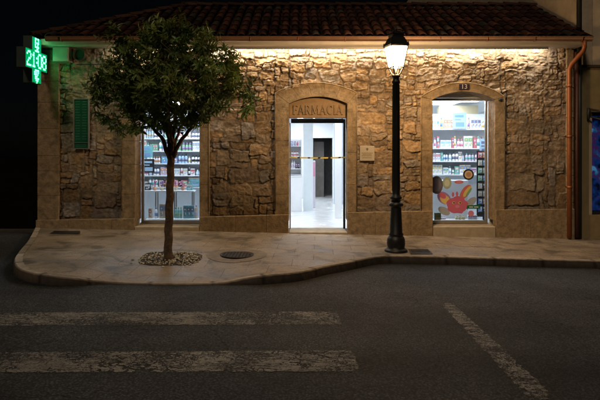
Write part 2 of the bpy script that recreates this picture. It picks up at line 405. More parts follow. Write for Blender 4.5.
def rubble():
    X = np.arange(WX0, WX1+1e-6, ST); Z = np.arange(WZ0, WZ1+1e-6, ST)
    XX, ZZ = np.meshgrid(X, Z)
    wx = XX+.11*(fbm(XX*3.1, ZZ*3.1, 5)-.5)+.05*(fbm(XX*16, ZZ*16, 15,5)-.5)
    wz = ZZ+.15*(fbm(XX*2.6, ZZ*3.4, 25)-.5)+.05*(fbm(XX*16, ZZ*16, 35,5)-.5)
    cx, cz = .085, .062
    nx, nz = int((WX1-WX0+.6)/cx)+1, int((WZ1-WZ0+.6)/cz)+1
    occ = -np.ones((nx,nz),int); rects = []
    order = [(i,j) for j in range(nz) for i in range(nx)]
    rr = random.Random(21)
    for (i,j) in order:
        if occ[i,j] >= 0: continue
        x = WX0-.3+i*cx; z = WZ0-.3+j*cz
        up = min(1, max(0, (z-1.9)/1.0))
        if rr.random() < .18: w, h = rr.choice([(1,1),(2,1),(1,2),(2,2)])
        elif up > .5: w, h = rr.choice([(3,1),(4,2),(2,2),(3,2),(5,2),(4,3),(3,1)])
        elif x > 3.9 and z < 1.3: w, h = rr.choice([(8,6),(5,6),(9,6),(10,5),(7,5)])
        else: w, h = rr.choice([(4,3),(5,3),(3,2),(6,4),(5,4),(4,2),(3,3),(7,5),(2,2),(5,2),(3,1)])
        ww = 0
        while ww < w and i+ww < nx and occ[i+ww,j] < 0: ww += 1
        hh = min(h, nz-j); w = ww
        ok = False
        while hh >= 1:
            if (occ[i:i+w, j:j+hh] < 0).all(): break
            hh -= 1
        occ[i:i+w, j:j+hh] = len(rects); rects.append((x, x+w*cx, z, z+hh*cz))
    H = np.full(XX.shape, -1.0); ID = -np.ones(XX.shape, int)
    for k, (x0,x1,z0,z1) in enumerate(rects):
        i0 = max(0,int((x0-.15-WX0)/ST)); i1 = int((x1+.15-WX0)/ST)+1; j0 = max(0,int((z0-.15-WZ0)/ST)); j1 = int((z1+.15-WZ0)/ST)+1
        if i1 <= 0 or j1 <= 0 or i0 >= XX.shape[1] or j0 >= XX.shape[0]: continue
        a, b = wx[j0:j1,i0:i1], wz[j0:j1,i0:i1]
        if a.size == 0: continue
        mx, mz = (x0+x1)/2, (z0+z1)/2; hw, hh = (x1-x0)/2-.004, (z1-z0)/2-.004
        th = rr.uniform(-.09,.09); ca, sa = math.cos(th), math.sin(th)
        u = (a-mx)*ca+(b-mz)*sa; v = -(a-mx)*sa+(b-mz)*ca
        rad = min(hw,hh)*rr.uniform(.04,.3)
        qx = np.abs(u)-hw+rad; qz = np.abs(v)-hh+rad
        d = -(np.hypot(np.maximum(qx,0),np.maximum(qz,0))+np.minimum(np.maximum(qx,qz),0)-rad)
        # random corner cuts
        for _ in range(4):
            an = rr.uniform(0,6.28); cut = (hw*abs(math.cos(an))+hh*abs(math.sin(an)))*rr.uniform(.74,1.02)
            d = np.minimum(d, cut-(u*math.cos(an)+v*math.sin(an)))
        s = H[j0:j1,i0:i1]; m = d > s; s[m] = d[m]; ID[j0:j1,i0:i1][m] = k
    d = H
    n_ = len(rects)+1
    rel = rng.uniform(.012,.044,n_); tilt = rng.uniform(-.13,.13,n_); tilt2 = rng.uniform(-.13,.13,n_)
    cen = np.array([((a+b)/2,(c+e)/2) for a,b,c,e in rects]+[(0,0)])
    prof = np.clip((d+.003)/.012, 0, 1); prof = prof*prof*(3-2*prof)
    up = np.clip((ZZ-2.2)/.9, 0, 1)
    plaster = np.clip(1.25-np.abs(XX+4.15)/.62,0,1)*np.clip((ZZ-1.75)/.35,0,1)*np.clip((3.75-ZZ)/.2,0,1)
    plaster = np.clip(plaster*1.5-(fbm(XX*3,ZZ*3,77)-.45)*2.0, 0, 1)*.82
    right = np.clip((XX-4.1)/.2,0,1)*np.clip((ZZ-1.15)/.2,0,1)*.45
    flat = 1-np.maximum(plaster, right)
    h = prof*(rel[ID]*(1+.6*up)+ (XX-cen[ID,0])*tilt[ID]+(ZZ-cen[ID,1])*tilt2[ID])
    rough = (fbm(XX*9,ZZ*9,51,5)-.5)*.042+(fbm(XX*2.2,ZZ*2.2,61)-.5)*.03
    pointing = np.clip((fbm(XX*2.7,ZZ*3.3,71,3)-.50)*4,0,1)*(.018-.008*up)+.003
    ridg = 1-np.abs(2*fbm(XX*5.5,ZZ*7.5,131,5)-1)
    chip = (fbm(XX*21,ZZ*26,141,3)-.5)*.016
    ash = np.clip((XX-4.05)/.03,0,1)*np.clip((1.2-ZZ)/.05,0,1)
    h = np.maximum(h,pointing)*flat + (1-.55*ash)*.82*(rough*.75+(ridg-.8)*.030+chip*1.2+(1-np.abs(2*fbm(XX*13,ZZ*17,171,4)-1)-.8)*.022)*(.3+.7*prof)*(1+.7*up)*(1-.35*(1-flat)) + .02*(1-flat)
    # colours
    base = np.array([(.33,.235,.135),(.30,.21,.12),(.36,.27,.17),(.26,.185,.11),(.32,.25,.165),(.38,.255,.13),(.25,.19,.13),(.29,.25,.20),(.38,.30,.20),(.33,.22,.11)])
    pick = rng.integers(0,len(base),n_); br = rng.uniform(.78,1.15,n_)
    C = base[pick][ID]*br[ID][...,None]*1.10
    mort = np.array((.30,.225,.145))
    mm = np.clip((d+.002)/.014,0,1)[...,None]
    C = mort*(1-mm)+C*mm
    crev = np.clip(1-np.abs(d-.001)/.013,0,1)*np.clip(1-(pointing-.003)/.012,0,1)
    C = C*(1-.50*crev[...,None])
    pl = np.maximum(plaster, right)[...,None]*.75
    C = C*(1-pl)+np.array((.30,.235,.155))*pl
    stain = ((.45+.85*fbm(XX*1.1,ZZ*1.4,91,4))*(.70+.55*fbm(XX*12,ZZ*15,191,4)))[...,None]
    C = C*stain*np.array((.98,1.0,1.12))
    low = np.clip((ZZ+.1)/1.6+.5*(fbm(XX*2,ZZ*2,303)-.5),0,1)[...,None]; C = C*(.60+.40*low)  # colour darkened towards the foot, where less light reaches the wall
    V = np.stack([XX, -h, ZZ], -1).reshape(-1,3)
    nzv, nxv = XX.shape
    idx = np.arange(nzv*nxv).reshape(nzv,nxv)
    fx = (XX[:-1,:-1]+ST/2); fz = (ZZ[:-1,:-1]+ST/2)
    keep = np.ones(fx.shape, bool)
    for kx in OPEN:
        xi0,xi1,xo0,xo1 = OPEN[kx]; zb, zi, zia, zo, zoa = ARCH[kx]
        t = np.clip((fx-xo0)/(xo1-xo0),0,1); top = zo+(zoa-zo)*(1-(2*t-1)**2)
        keep &= ~((fx > xo0+.03)&(fx < xo1-.03)&(fz < top-.04))
    a = idx[:-1,:-1][keep]; b = idx[:-1,1:][keep]; c = idx[1:,1:][keep]; e = idx[1:,:-1][keep]
    faces = np.stack([a,b,c,e],-1)
    me = bpy.data.meshes.new('wall')
    me.vertices.add(len(V)); me.vertices.foreach_set('co', V.astype(np.float32).ravel())
    me.loops.add(faces.size); me.loops.foreach_set('vertex_index', faces.astype(np.int32).ravel())
    me.polygons.add(len(faces)); me.polygons.foreach_set('loop_start', np.arange(0,faces.size,4,dtype=np.int32))
    me.update(calc_edges=True)
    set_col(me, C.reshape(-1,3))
    return me

# ---------------------------------------------------------------- pharmacy building
B = empty('pharmacy_building', (0,0,0)); tag(B, 'single storey rubble stone pharmacy with lit eaves, tiled roof and FARMACIA carved over its door', 'building')
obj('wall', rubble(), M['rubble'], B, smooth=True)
# quoins, plinth
def blocks_col(bm, x0, x1, y0, y1, z0, z1, rnd, hmin=.35, hmax=.7, bev=.008, gap=.003):
    z = z0
    while z < z1-.02:
        h = rnd.uniform(hmin,hmax); zt = min(z1, z+h)
        if z1-zt < .18: zt = z1
        box(bm, x0, x1, y0-rnd.uniform(0,.008), y1, z, zt-gap, bev=bev); z = zt
rq = random.Random(5)
bm = new(); blocks_col(bm, -5.215, -4.79, -.075, .5, -.2, 3.66, rq, .3, .55, bev=.006, gap=.002); obj('quoin', bm, M['dressed'], B)
bm = new(); blocks_col(bm, 5.30, 5.45, -.06, .5, -.3, 3.66, rq, .3, .6, bev=.012); obj('quoin', bm, M['dressed'], B)
def plinth(x0, x1, zt0, zt1, ends):
    bm = new(); x = x0
    while x < x1-.01:
        w = rq.uniform(.55,1.0); xe = x+w
        if x1-xe < .3: xe = x1
        ta = zt0+(zt1-zt0)*(x-x0)/(x1-x0); tb = zt0+(zt1-zt0)*(xe-x0)/(x1-x0); dy = rq.uniform(0,.006)
        a = [(x,-.35),(xe-.003,-.35),(xe-.002,tb),(x,ta)]
        prism(bm, a, -.105-dy, .1)
        x = xe
    fixn(bm); bmesh.ops.bevel(bm, geom=bm.edges[:], offset=.006, segments=1, affect='EDGES')
    obj('plinth', bm, M['dressed'], B)
plinth(-5.235,-3.285,.27,.30,0); plinth(-1.995,-.225,.33,.38,0); plinth(.945,2.635,.42,.45,0); plinth(3.885,5.45,.475,.49,0)
def surround(key, name, depth=.36):
    xi0,xi1,xo0,xo1 = OPEN[key]; zb, zi, zia, zo, zoa = ARCH[key]
    bm = new(); rs = random.Random(hash(len(key))%97)
    for (a, b, inner) in ((xo0,xi0,1),(xi1,xo1,0)):
        z = .25
        while z < zi-.02:
            zt = z+rs.uniform(.45,.8)
            last = zi-zt < .3
            if last: zt = zi
            y0 = -.062-rs.uniform(0,.002)
            if last:
                pts = [(a,z),(b,z),(b,zi if inner else zo),(a,zo if inner else zi)]
                prism(bm, pts, y0, depth)
            else: prism(bm, [(a,z),(b,z),(b,zt-.004),(a,zt-.002)], y0, depth)
            z = zt
    nv = 5
    for k in range(nv):
        t0, t1 = k/nv, (k+1)/nv-.0008; pts = []; sub = 5
        I = lambda t: (xi0+(xi1-xi0)*t, zi+(zia-zi)*(1-(2*t-1)**2)); O = lambda t: (xo0+(xo1-xo0)*t, zo+(zoa-zo)*(1-(2*t-1)**2)+(.012 if k == nv//2 else 0))
        pts = [I(t0+(t1-t0)*s/sub) for s in range(sub+1)]+[O(t1+(t0-t1)*s/sub) for s in range(sub+1)]
        prism(bm, [(x,z+.004) for x,z in pts], -.062-rs.uniform(0,.002), depth)
    fixn(bm)
    es = [e for e in bm.edges if len(e.link_faces) == 2 and e.calc_face_angle(0) > 1.0]
    bmesh.ops.bevel(bm, geom=es, offset=.0035, segments=1, affect='EDGES')
    return obj(name, bm, M['dressed'], B)
surround('left','window_surround'); surround('door','door_surround'); surround('right','window_surround')
# roll moulding line around the outer edge of each surround
for key in OPEN:
    xi0,xi1,xo0,xo1 = OPEN[key]; zb, zi, zia, zo, zoa = ARCH[key]; bm = new()
    pts = [(xo0+.012,-.066,.45),(xo0+.012,-.066,zo)]+[(xo0+(xo1-xo0)*t,-.066,zo+(zoa-zo)*(1-(2*t-1)**2)) for t in [i/20 for i in range(1,20)]]+[(xo1-.012,-.066,zo),(xo1-.012,-.066,.45)]
    tube(bm, pts, .012, seg=6); obj('moulding', bm, M['dressed'], B)
# sills and threshold
for key in ('left','right'):
    x0,x1 = OPEN[key][:2]; bm = new(); box(bm, x0+.002, x1-.002, -.11, .36, -.3, .14, bev=.01); obj('sill', bm, M['dressed_pale'], B)
bm = new(); box(bm, -.218, .938, -.14, .55, -.2, .035, bev=.012); obj('threshold', bm, M['dressed_pale'], B)
# name slab over the door
slab = new(); xi0,xi1 = -.215,.93
pts = [(xi0,2.31),(xi1,2.31)]+[(xi1+(xi0-xi1)*s/12, 2.585+.125*(1-(2*(1-s/12)-1)**2)) for s in range(13)]
prism(slab, pts, .035, .30); slab = obj('name_slab', fixn(slab), M['nameslab'], B)
# carved serif capitals
def glyph_strokes(ch):
    T, t = .145, .07
    S = {'F': (.62,[((.14,0),(.14,1),T),((.14,.955),(.60,.955),t),((.14,.52),(.46,.52),t),((.60,.80),(.60,.99),.05),((.46,.42),(.46,.62),.05)],[(.14,0)]),
         'A': (.86,[((.10,0),(.43,1),t),((.43,1),(.76,0),T),((.22,.34),(.64,.34),t)],[(.10,0),(.76,0)]),
         'R': (.80,[((.14,0),(.14,1),T),((.14,.955),(.40,.955),t),((.40,.955),(.56,.86),.12),((.56,.86),(.57,.66),T),((.57,.66),(.42,.52),.12),((.42,.50),(.14,.50),t),((.38,.5),(.70,0),T)],[(.14,0),(.70,0)]),
         'M': (1.04,[((.12,0),(.16,1),t),((.16,1),(.51,.1),T),((.51,.1),(.86,1),t),((.86,1),(.90,0),T)],[(.12,0),(.90,0)]),
         'C': (.84,[((.70,.80),(.56,.95),t),((.56,.95),(.36,.95),.10),((.36,.95),(.16,.76),.14),((.16,.76),(.12,.46),T),((.12,.46),(.20,.18),.16),((.20,.18),(.42,.04),.11),((.42,.04),(.60,.07),.09),((.60,.07),(.72,.22),t),((.70,.74),(.72,.99),.05)],[]),
         'I': (.32,[((.16,0),(.16,1),T)],[(.16,0),(.16,1)])}
    return S[ch]
bm = new(); word = 'FARMACIA'; HH = .185; widths = [glyph_strokes(c)[0] for c in word]; gapw = .06
tot = sum(widths)+gapw*(len(word)-1); sx = 1.0/tot
x = .36-.5
for c in word:
    w, st, ser = glyph_strokes(c)
    q = 0
    for (a, b, th) in st+[((sx_-.13,sy_+(.025 if sy_ < .5 else -.025)),(sx_+.13,sy_+(.025 if sy_ < .5 else -.025)),.05) for sx_,sy_ in ser]:
        ax, az = x+a[0]*sx, 2.375+a[1]*HH; bx2, bz2 = x+b[0]*sx, 2.375+b[1]*HH
        dx, dz = bx2-ax, bz2-az; l = math.hypot(dx,dz); hx, hz = -dz/l*th*sx*.55, dx/l*th*HH*.55
        q += 1
        prism(bm, [(ax+hx,az+hz),(ax-hx,az-hz),(bx2-hx,bz2-hz),(bx2+hx,bz2+hz)], .013+q*.0007, .04)
    x += (w+gapw)*sx
obj('lettering', fixn(bm), mat('letter_stone',(.25,.175,.105),rough=.85), slab)

# inner wall leaf, side and rear walls
bm = new()
xs_ = [-5.0,-3.32,-1.96,-.26,.98,2.60,3.92,5.25]
for i in range(0,8,2): box(bm, xs_[i], xs_[i+1], .365, .50, -.1, 2.85)
for k in ('left','door','right'):
    a,b = OPEN[k][:2]; box(bm, a-.04, b+.04, .365, .50, 2.74 if k != 'door' else 2.60, 2.85)
    if k != 'door': box(bm, a-.04, b+.04, .43, .50, -.1, .16)
obj('inner_wall', bm, M['plaster_in'], B)
bm = new(); box(bm, -5.2,-5.0,.5,8.3,-.6,3.66); box(bm,5.25,5.44,.5,8.3,-.6,3.66); box(bm,-5.2,.40,8.1,8.3,-.6,3.66); box(bm,1.12,5.25,8.1,8.3,-.6,3.66); box(bm,.40,1.12,8.1,8.3,2.12,3.66)
obj('side_wall', bm, M['plaster_in'], B)
# back corridor box
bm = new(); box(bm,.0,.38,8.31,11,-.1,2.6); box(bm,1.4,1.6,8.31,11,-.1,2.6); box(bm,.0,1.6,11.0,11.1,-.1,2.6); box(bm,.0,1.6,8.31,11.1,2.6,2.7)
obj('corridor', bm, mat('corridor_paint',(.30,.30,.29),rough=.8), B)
bm = new(); box(bm, -5.0,5.25,.5,11.1,-.1,.03)
for z in (1.0,): pass
obj('floor', bm, M['floor_in'], B)
bm = new(); box(bm, -5.0,5.25,.5,8.1,2.78,2.84); obj('ceiling', bm, M['plaster_in'], B)
M['panel_light'] = emat('ceiling_light_diffuser', (.87,.94,1.0), 36)
for (x,y) in [(-2.7,1.7),(.35,1.6),(3.3,1.7),(-2.4,4.5),(.45,4.6),(3.2,4.5),(.2,7.0)]:
    bm = new(); box(bm, x-.32,x+.32,y-.32,y+.32,2.745,2.779); 
    cl = obj('ceiling_light', bm, M['white'], B)
    bm = new(); box(bm, x-.29,x+.29,y-.29,y+.29,2.740,2.7445); obj('diffuser', bm, M['panel_light'], cl)
M['added_display_light'] = emat('added_strip_glow', (.86,.93,1.0), 190)  # strips added to brighten the window displays
for (x0,x1,z_) in ((-3.15,-2.1,2.69),(2.75,3.75,2.69)):
    bm = new(); box(bm,x0,x1,.56,.64,z_,z_+.03); dl = obj('added_display_light', bm, M['white'], B)
    bm = new(); v = [bm.verts.new(q) for q in ((x0+.01,.565,z_-.006),(x1-.01,.565,z_-.006),(x1-.01,.635,z_-.004),(x0+.01,.635,z_-.004))]; bm.faces.new(v); obj('diffuser', bm, M['added_display_light'], dl)
# dark inner doorway leaf in the corridor
bm = new(); box(bm, .50,.86,8.9,8.95,.03,2.0); obj('corridor_door', bm, mat('dark_wood',(.16,.14,.125),rough=.6), B)
# windows
def window(key, ztop=2.735):
    x0,x1 = OPEN[key][:2]; z0 = .145; bm = new(); w = .05
    box(bm, x0+.003,x0+w,.372,.425,z0,ztop); box(bm, x1-w,x1-.003,.372,.425,z0,ztop); box(bm, x0+w,x1-w,.374,.423,z0,z0+.06); box(bm, x0+w,x1-w,.374,.423,ztop-.05,ztop)
    f = obj('window', bm, M['alu'], B)
    bm = new(); box(bm, x0+w,x1-w,.396,.402,z0+.06,ztop-.05); obj('pane', bm, M['glass'], f)
    return f
window('left'); window('right')
# door frame and a white interior screen set back under the room lights
bm = new(); box(bm,.895,.937,.37,.43,.035,2.30); box(bm,-.185,.895,.372,.428,2.22,2.31)
df = obj('door_frame', bm, M['darkmetal'], B)
bm = new(); box(bm,-.217,-.192,.37,.43,.035,2.22); obj('frame_strip', bm, M['alu'], df)
bm = new(); box(bm,.83,1.0,2.2,2.225,.04,2.6); leaf = obj('inner_screen', bm, mat('white_inner_screen',(.76,.78,.80),rough=.3,var=.04), df)
# roof
XE0, XE1, YE, ZE = -5.12, 5.52, -.46, 3.80; RD, RZ = 2.45, 5.02
def tile_roof(bm, cols, Vf, cover_w=.205, course=.36):
    pass
bmr = new(); vcol = {}
def tile(bm, p, along, side, up, L_, r0, r1, conc, tone, seg=6):
    rings = []
    for (s, r) in ((0,r0),(1,r1)):
        o_ = p+along*(L_*s)+up*(.018*(1-s))
        ring = []
        for k in range(seg+1):
            a = math.pi*k/seg
            v = o_+side*(math.cos(a)*r)+up*(math.sin(a)*r*.75*(-1 if conc else 1))
            ring.append(bm.verts.new(v))
        rings.append(ring)
    for k in range(seg):
        f = bm.faces.new((rings[0][k],rings[0][k+1],rings[1][k+1],rings[1][k])); f.smooth = True
    if not conc:   # visible clay thickness at the lower end
        inner = []
        for k in range(seg+1):
            a = math.pi*k/seg; inner.append(bm.verts.new(p+up*.018+side*(math.cos(a)*(r0-.018))+up*(math.sin(a)*(r0-.018)*.75)))
        for k in range(seg): bm.faces.new((rings[0][k],inner[k],inner[k+1],rings[0][k+1]))
        rings.append(inner)
    for rg in rings:
        for v in rg: vcol[v] = tone
rt = random.Random(17)
def slope(origin, sidev, alongv, width, xs_fn, run, W=.205, CO=.37):
    along = alongv.normalized(); up = sidev.cross(along).normalized()
    if up.z < 0: up = -up
    Ls = alongv.length; nc = int(width/W)
    for i in range(nc+1):
        u = (i+.5)*W
        lim = xs_fn(u)*Ls
        k = 0
        while k*CO < lim-.02:
            L_ = min(CO+.05, lim-k*CO+.03)
            tn = np.array((.042,.016,.011))*rt.uniform(.25,1.5)*np.array((1,rt.uniform(.9,1.15),1))
            if rt.random() < .12: tn = np.array((.035,.027,.022))*rt.uniform(.6,1.2)
            j = rt.uniform(-.008,.008); hh = rt.uniform(0,.008)
            p = origin+sidev*(u+j)+along*(k*CO+rt.uniform(-.012,.012))
            tile(bmr, p+up*(.02+hh), along, sidev, up, L_, .082, .066, False, tuple(tn))
            tile(bmr, p+sidev*(W/2)+up*.035, along, sidev, up, L_, .07, .07, True, tuple(tn*.7), seg=4)
            k += 1
fr = lambda u: min(1, u/RD)
slope(Vector((XE0,YE,ZE)), Vector((1,0,0)), Vector((0,RD,RZ-ZE)), XE1-XE0, fr, RD)
dep = 2*RD
slope(Vector((XE0,YE+dep,ZE)), Vector((0,-1,0)), Vector((RD,0,RZ-ZE)), dep, lambda u: min(1,u/RD,(dep-u)/RD if u < dep else 0), RD)
bmr.verts.index_update(); cols_ = [None]*len(bmr.verts)
for v in bmr.verts: cols_[v.index] = vcol[v]
me = bpy.data.meshes.new('roof'); bmr.to_mesh(me); bmr.free(); set_col(me, np.array(cols_))
roof = obj('roof', me, M['tile'], B)
bm = new()   # underlay, rear slope, gable infill
a = [bm.verts.new(v) for v in ((XE0,YE,ZE-.03),(XE1,YE,ZE-.03),(XE1,YE+RD,RZ-.03),(XE0+RD,YE+RD,RZ-.03),(XE1,YE+dep,ZE-.03),(XE0,YE+dep,ZE-.03))]
bm.faces.new((a[0],a[1],a[2],a[3])); bm.faces.new((a[3],a[2],a[4],a[5])); bm.faces.new((a[0],a[3],a[5])); bm.faces.new((a[0],a[5],a[4],a[1]))
obj('roof_underlay', bm, mat('dark_clay',(.035,.018,.012),rough=.95), roof)
bm = new(); vcol = {}
def ridge_run(p0, p1, r=.105):
    d = (p1-p0); n_ = int(d.length/.36); al = d.normalized(); sd = al.cross(Vector((0,0,1))).normalized(); up = sd.cross(al)
    for k in range(n_+1):
        tn = np.array((.04,.018,.012))*rt.uniform(.5,1.3)
        tile(bm, p0+al*(k*.36), al, sd, up, .40, r+.006, r-.008, False, tuple(tn), seg=8)
ridge_run(Vector((XE0-.02,YE-.02,ZE+.03)), Vector((XE0+RD,YE+RD,RZ+.05)))
ridge_run(Vector((XE0+RD-.1,YE+RD,RZ+.04)), Vector((XE1-.1,YE+RD,RZ+.04)))
bm.verts.index_update(); cols_ = [None]*len(bm.verts)
for v in bm.verts: cols_[v.index] = vcol[v]
me = bpy.data.meshes.new('ridge_tiles'); bm.to_mesh(me); bm.free(); set_col(me, np.array(cols_)); obj('ridge_tiles', me, M['tile'], roof)
# flat roof of the rear part
bm = new(); box(bm,-5.2,5.44,YE+dep,8.3,3.67,3.8); obj('rear_roof', bm, mat('rear_roofing',(.05,.045,.04),rough=.9), B)
# soffit / gutter / downpipe / light strip
bm = new(); box(bm, -5.18,5.5,-.44,.06,3.685,3.755); box(bm,-5.18,5.5,-.463,-.441,3.68,3.79); obj('soffit', bm, M['soffit'], B)
bm = new(); seg = 10; gx0, gx1 = -4.84, 5.56; gy, gzz, gr = -.53, 3.80, .062
ra, rb = [], []
for k in range(seg+1):
    a = math.pi*k/seg; y = gy+math.cos(a)*gr; z = gzz-math.sin(a)*gr*1.15
    ra.append((y,z))
lip = [(gy+gr+.004,gzz+.004)]+ra+[(gy-gr-.012,gzz+.006),(gy-gr-.012,gzz+.016),(gy-gr-.002,gzz+.016)]
va = [bm.verts.new((gx0,y,z)) for y,z in lip]; vb = [bm.verts.new((gx1,y,z)) for y,z in lip]
for k in range(len(lip)-1): bm.faces.new((va[k],va[k+1],vb[k+1],vb[k])).smooth = True
bm.faces.new(va); bm.faces.new(vb[::-1]); gut = obj('gutter', bm, mat('dull_brown_metal',(.10,.048,.026),rough=.5,var=.35,scale=5,metal=.3), B)
for i in range(12):
    bm = new(); x = gx0+.3+i*.9; tube(bm, [(x,gy+math.cos(a)*(gr+.006),gzz-math.sin(a)*(gr*1.15+.006)) for a in [math.pi*k/8 for k in range(9)]], .007, seg=5); obj('gutter_bracket', bm, M['copper'], gut)
bm = new(); tube(bm, [(5.42,-.53,3.74),(5.42,-.53,3.62),(5.42,-.50,3.56),(5.33,-.22,3.34),(5.315,-.16,3.26),(5.315,-.155,3.15),(5.315,-.155,1.6),(5.315,-.155,-.08)], .044, seg=12)
dp = obj('downpipe', bm, M['copper'], B)
for z in (2.9,1.9,.9):
    bm = new(); lathe(bm, [(.05,z),(.05,z+.05)], 5.315, -.155, 12); box(bm,5.30,5.33,-.11,0,z+.01,z+.04); obj('pipe_clamp', bm, M['copper'], dp)
bm = new(); tube(bm, [(5.475,-.12,3.6),(5.475,-.12,1.5),(5.475,-.12,-.08)], .04, seg=10); obj('downpipe', bm, mat('dark_red_pipe',(.07,.022,.014),rough=.5), B)
M['led'] = emat('eave_light_strip', (1.0,.86,.66), 66)
bm = new(); a_ = [(-.205,3.6835),(-.205,3.638),(-.199,3.638),(-.145,3.6835)]; va = [bm.verts.new((-3.6,y,z)) for y,z in a_]; vb = [bm.verts.new((4.88,y,z)) for y,z in a_]
for k in range(4): bm.faces.new((va[k],va[(k+1)%4],vb[(k+1)%4],vb[k]))
bm.faces.new(va); bm.faces.new(vb[::-1]); fixn(bm); ls = obj('light_channel', bm, M['alu'], B)
bm = new(); va = [bm.verts.new(v) for v in ((-3.59,-.193,3.639),(4.87,-.193,3.639),(4.87,-.142,3.6815),(-3.59,-.142,3.6815))]; bm.faces.new(va); obj('light_strip', bm, M['led'], ls)

# ---------------------------------------------------------------- neighbour building
NB = empty('neighbouring_building', (5.6,0,0)); tag(NB, 'taller plastered building on the right edge with a shop window showing blue and violet light', 'building')
mpl = mat('weathered_plaster', (.46,.37,.27), rough=.9, var=.3, scale=1.6, bump=.006, bscale=18)
mol = mat('ochre_plaster', (.22,.17,.085), rough=.9, var=.25, scale=2.5, bump=.004, bscale=25)
bm = new(); box(bm,-.02,.25,.02,24,-.6,9.5); box(bm,.25,8,-.0,.30,3.36,9.5); obj('wall', bm, mpl, NB)
bm = new(); box(bm,.03,.17,-.02,.30,-.6,3.30); box(bm,1.9,8,-.02,.30,-.6,3.30); box(bm,.17,1.9,-.02,.30,-.6,.36); box(bm,.17,1.9,-.02,.30,2.42,3.30); obj('shopfront_wall', bm, mol, NB)
bm = new(); box(bm,-.0,8,-.07,.30,3.302,3.358,bev=.01); obj('string_course', bm, mat('dark_ledge',(.04,.033,.025),rough=.9), NB)
bm = new(); tube(bm, [(-.06,-.09,9),(-.06,-.09,3.9)], .05, seg=10); tube(bm, [(-.06,-.09,3.9),(-.06,-.09,-.1)], .045, seg=10); obj('drainpipe', bm, M['darkmetal'], NB)
bm = new(); box(bm,.172,.25,.10,.16,.362,2.418); box(bm,1.85,1.898,.10,.16,.362,2.418); box(bm,.22,1.85,.101,.159,.362,.42); box(bm,.22,1.85,.101,.159,2.36,2.418)
wf = obj('window', bm, M['darkmetal'], NB); bm = new(); box(bm,.22,1.85,.125,.131,.42,2.36); obj('pane', bm, M['glass'], wf)
bm = new(); tube(bm,[(.16,-.06,2.47),(.5,-.30,2.38),(1.4,-.34,2.36)],.022,seg=6); tube(bm,[(.16,-.05,2.33),(.5,-.26,2.20),(1.4,-.3,2.2)],.018,seg=6); tube(bm,[(.14,-.06,2.50),(.14,-.06,2.28)],.03,seg=8)
for i in range(6):
    box(bm, .35+i*.25,.36+i*.25,-.31,-.02,2.30,2.315)
obj('awning_arm', bm, M['darkmetal'], NB)
# colourful lit shop display: procedural blotches
m = bpy.data.materials.new('lit_shop_display'); m.use_nodes = True; N = m.node_tree.nodes; L = m.node_tree.links
b = N['Principled BSDF']; tc = N.new('ShaderNodeTexCoord'); vo = N.new('ShaderNodeTexNoise'); vo.inputs['Scale'].default_value = 5; vo.inputs['Detail'].default_value = 4
L.new(tc.outputs['Object'], vo.inputs['Vector']); cr = N.new('ShaderNodeValToRGB'); e = cr.color_ramp.elements
e[0].position = .36; e[0].color = (.002,.004,.02,1); e[1].position = .68; e[1].color = (.15,.5,.9,1)
q = cr.color_ramp.elements.new(.47); q.color = (.01,.06,.28,1); q = cr.color_ramp.elements.new(.54); q.color = (.12,.02,.12,1); q = cr.color_ramp.elements.new(.60); q.color = (.02,.10,.32,1)
L.new(vo.outputs['Fac'], cr.inputs[0]); L.new(cr.outputs[0], b.inputs['Emission Color']); b.inputs['Emission Strength'].default_value = .27; b.inputs['Base Color'].default_value = (.02,.02,.03,1)
bm = new(); box(bm,.22,1.85,.32,.34,.42,2.36); obj('shop_display', bm, m, NB)

# ---------------------------------------------------------------- pharmacy cross sign
M['led_green'] = emat('green_led_panel', (.0,.42,.13), 1.0)
M['led_dot'] = emat('green_led_dot', (.09,1.0,.28), 8)
CR = empty('pharmacy_cross_sign', (-4.97,-.635,3.345)); tag(CR, 'green illuminated pharmacy cross showing 21:08, projecting from the left corner of the building', 'sign')
W2, A2 = .435, .185
cross = [(-A2,-W2),(A2,-W2),(A2,-A2),(W2,-A2),(W2,A2),(A2,A2),(A2,W2),(-A2,W2),(-A2,A2),(-W2,A2),(-W2,-A2),(-A2,-A2)]   # (y,z)
def crossprism(bm, x0, x1, s):
    P = [(y-math.copysign(s,y), z-math.copysign(s,z)) for y,z in cross]
    a = [bm.verts.new((x0,y,z)) for y,z in P]; b_ = [bm.verts.new((x1,y,z)) for y,z in P]
    bm.faces.new(a); bm.faces.new(b_)
    for i in range(12): bm.faces.new((a[i],a[(i+1)%12],b_[(i+1)%12],b_[i]))
    fixn(bm)
bm = new(); crossprism(bm, -.16, 0, 0); obj('housing', bm, mat('sign_housing',(.03,.05,.04),rough=.4), CR)
bm = new(); crossprism(bm, .001, .006, .015); obj('led_panel', bm, M['led_green'], CR)
DIG = {'2':['01110','10001','00001','00110','01000','10000','11111'],'1':['00100','01100','00100','00100','00100','00100','01110'],
       ':':['0','0','1','0','1','0','0'],'0':['01110','10001','10001','10001','10001','10001','01110'],'8':['01110','10001','10001','01110','10001','10001','01110'],
       'top':['0110110','0100010','0101110','0100100','0111110','0001100','0111110'],'bot':['0111110','1101010','1110100','0111000','0111110','0011100','0001000']}
def dots(bm, pat, y0, z0, p, rad):
    for r_, row in enumerate(pat):
        for c_, ch in enumerate(row):
            if ch == '1': box(bm, .0065, .012, y0+c_*p-rad, y0+c_*p+rad, z0-r_*p*1.22-rad*1.2, z0-r_*p*1.22+rad*1.2)
p = .0335; y = -.375
for ch in '21:08':
    bm = new(); dots(bm, DIG[ch], y, .120, p, .0135); y += (len(DIG[ch][0])+.75)*p*(.95); obj('digit', bm, M['led_dot'], CR)
bm = new(); dots(bm, DIG['top'], -.095, .400, .031, .012); obj('led_symbol', bm, M['led_dot'], CR)
bm = new(); dots(bm, DIG['bot'], -.095, -.190, .031, .012); obj('led_symbol', bm, M['led_dot'], CR)
bm = new()
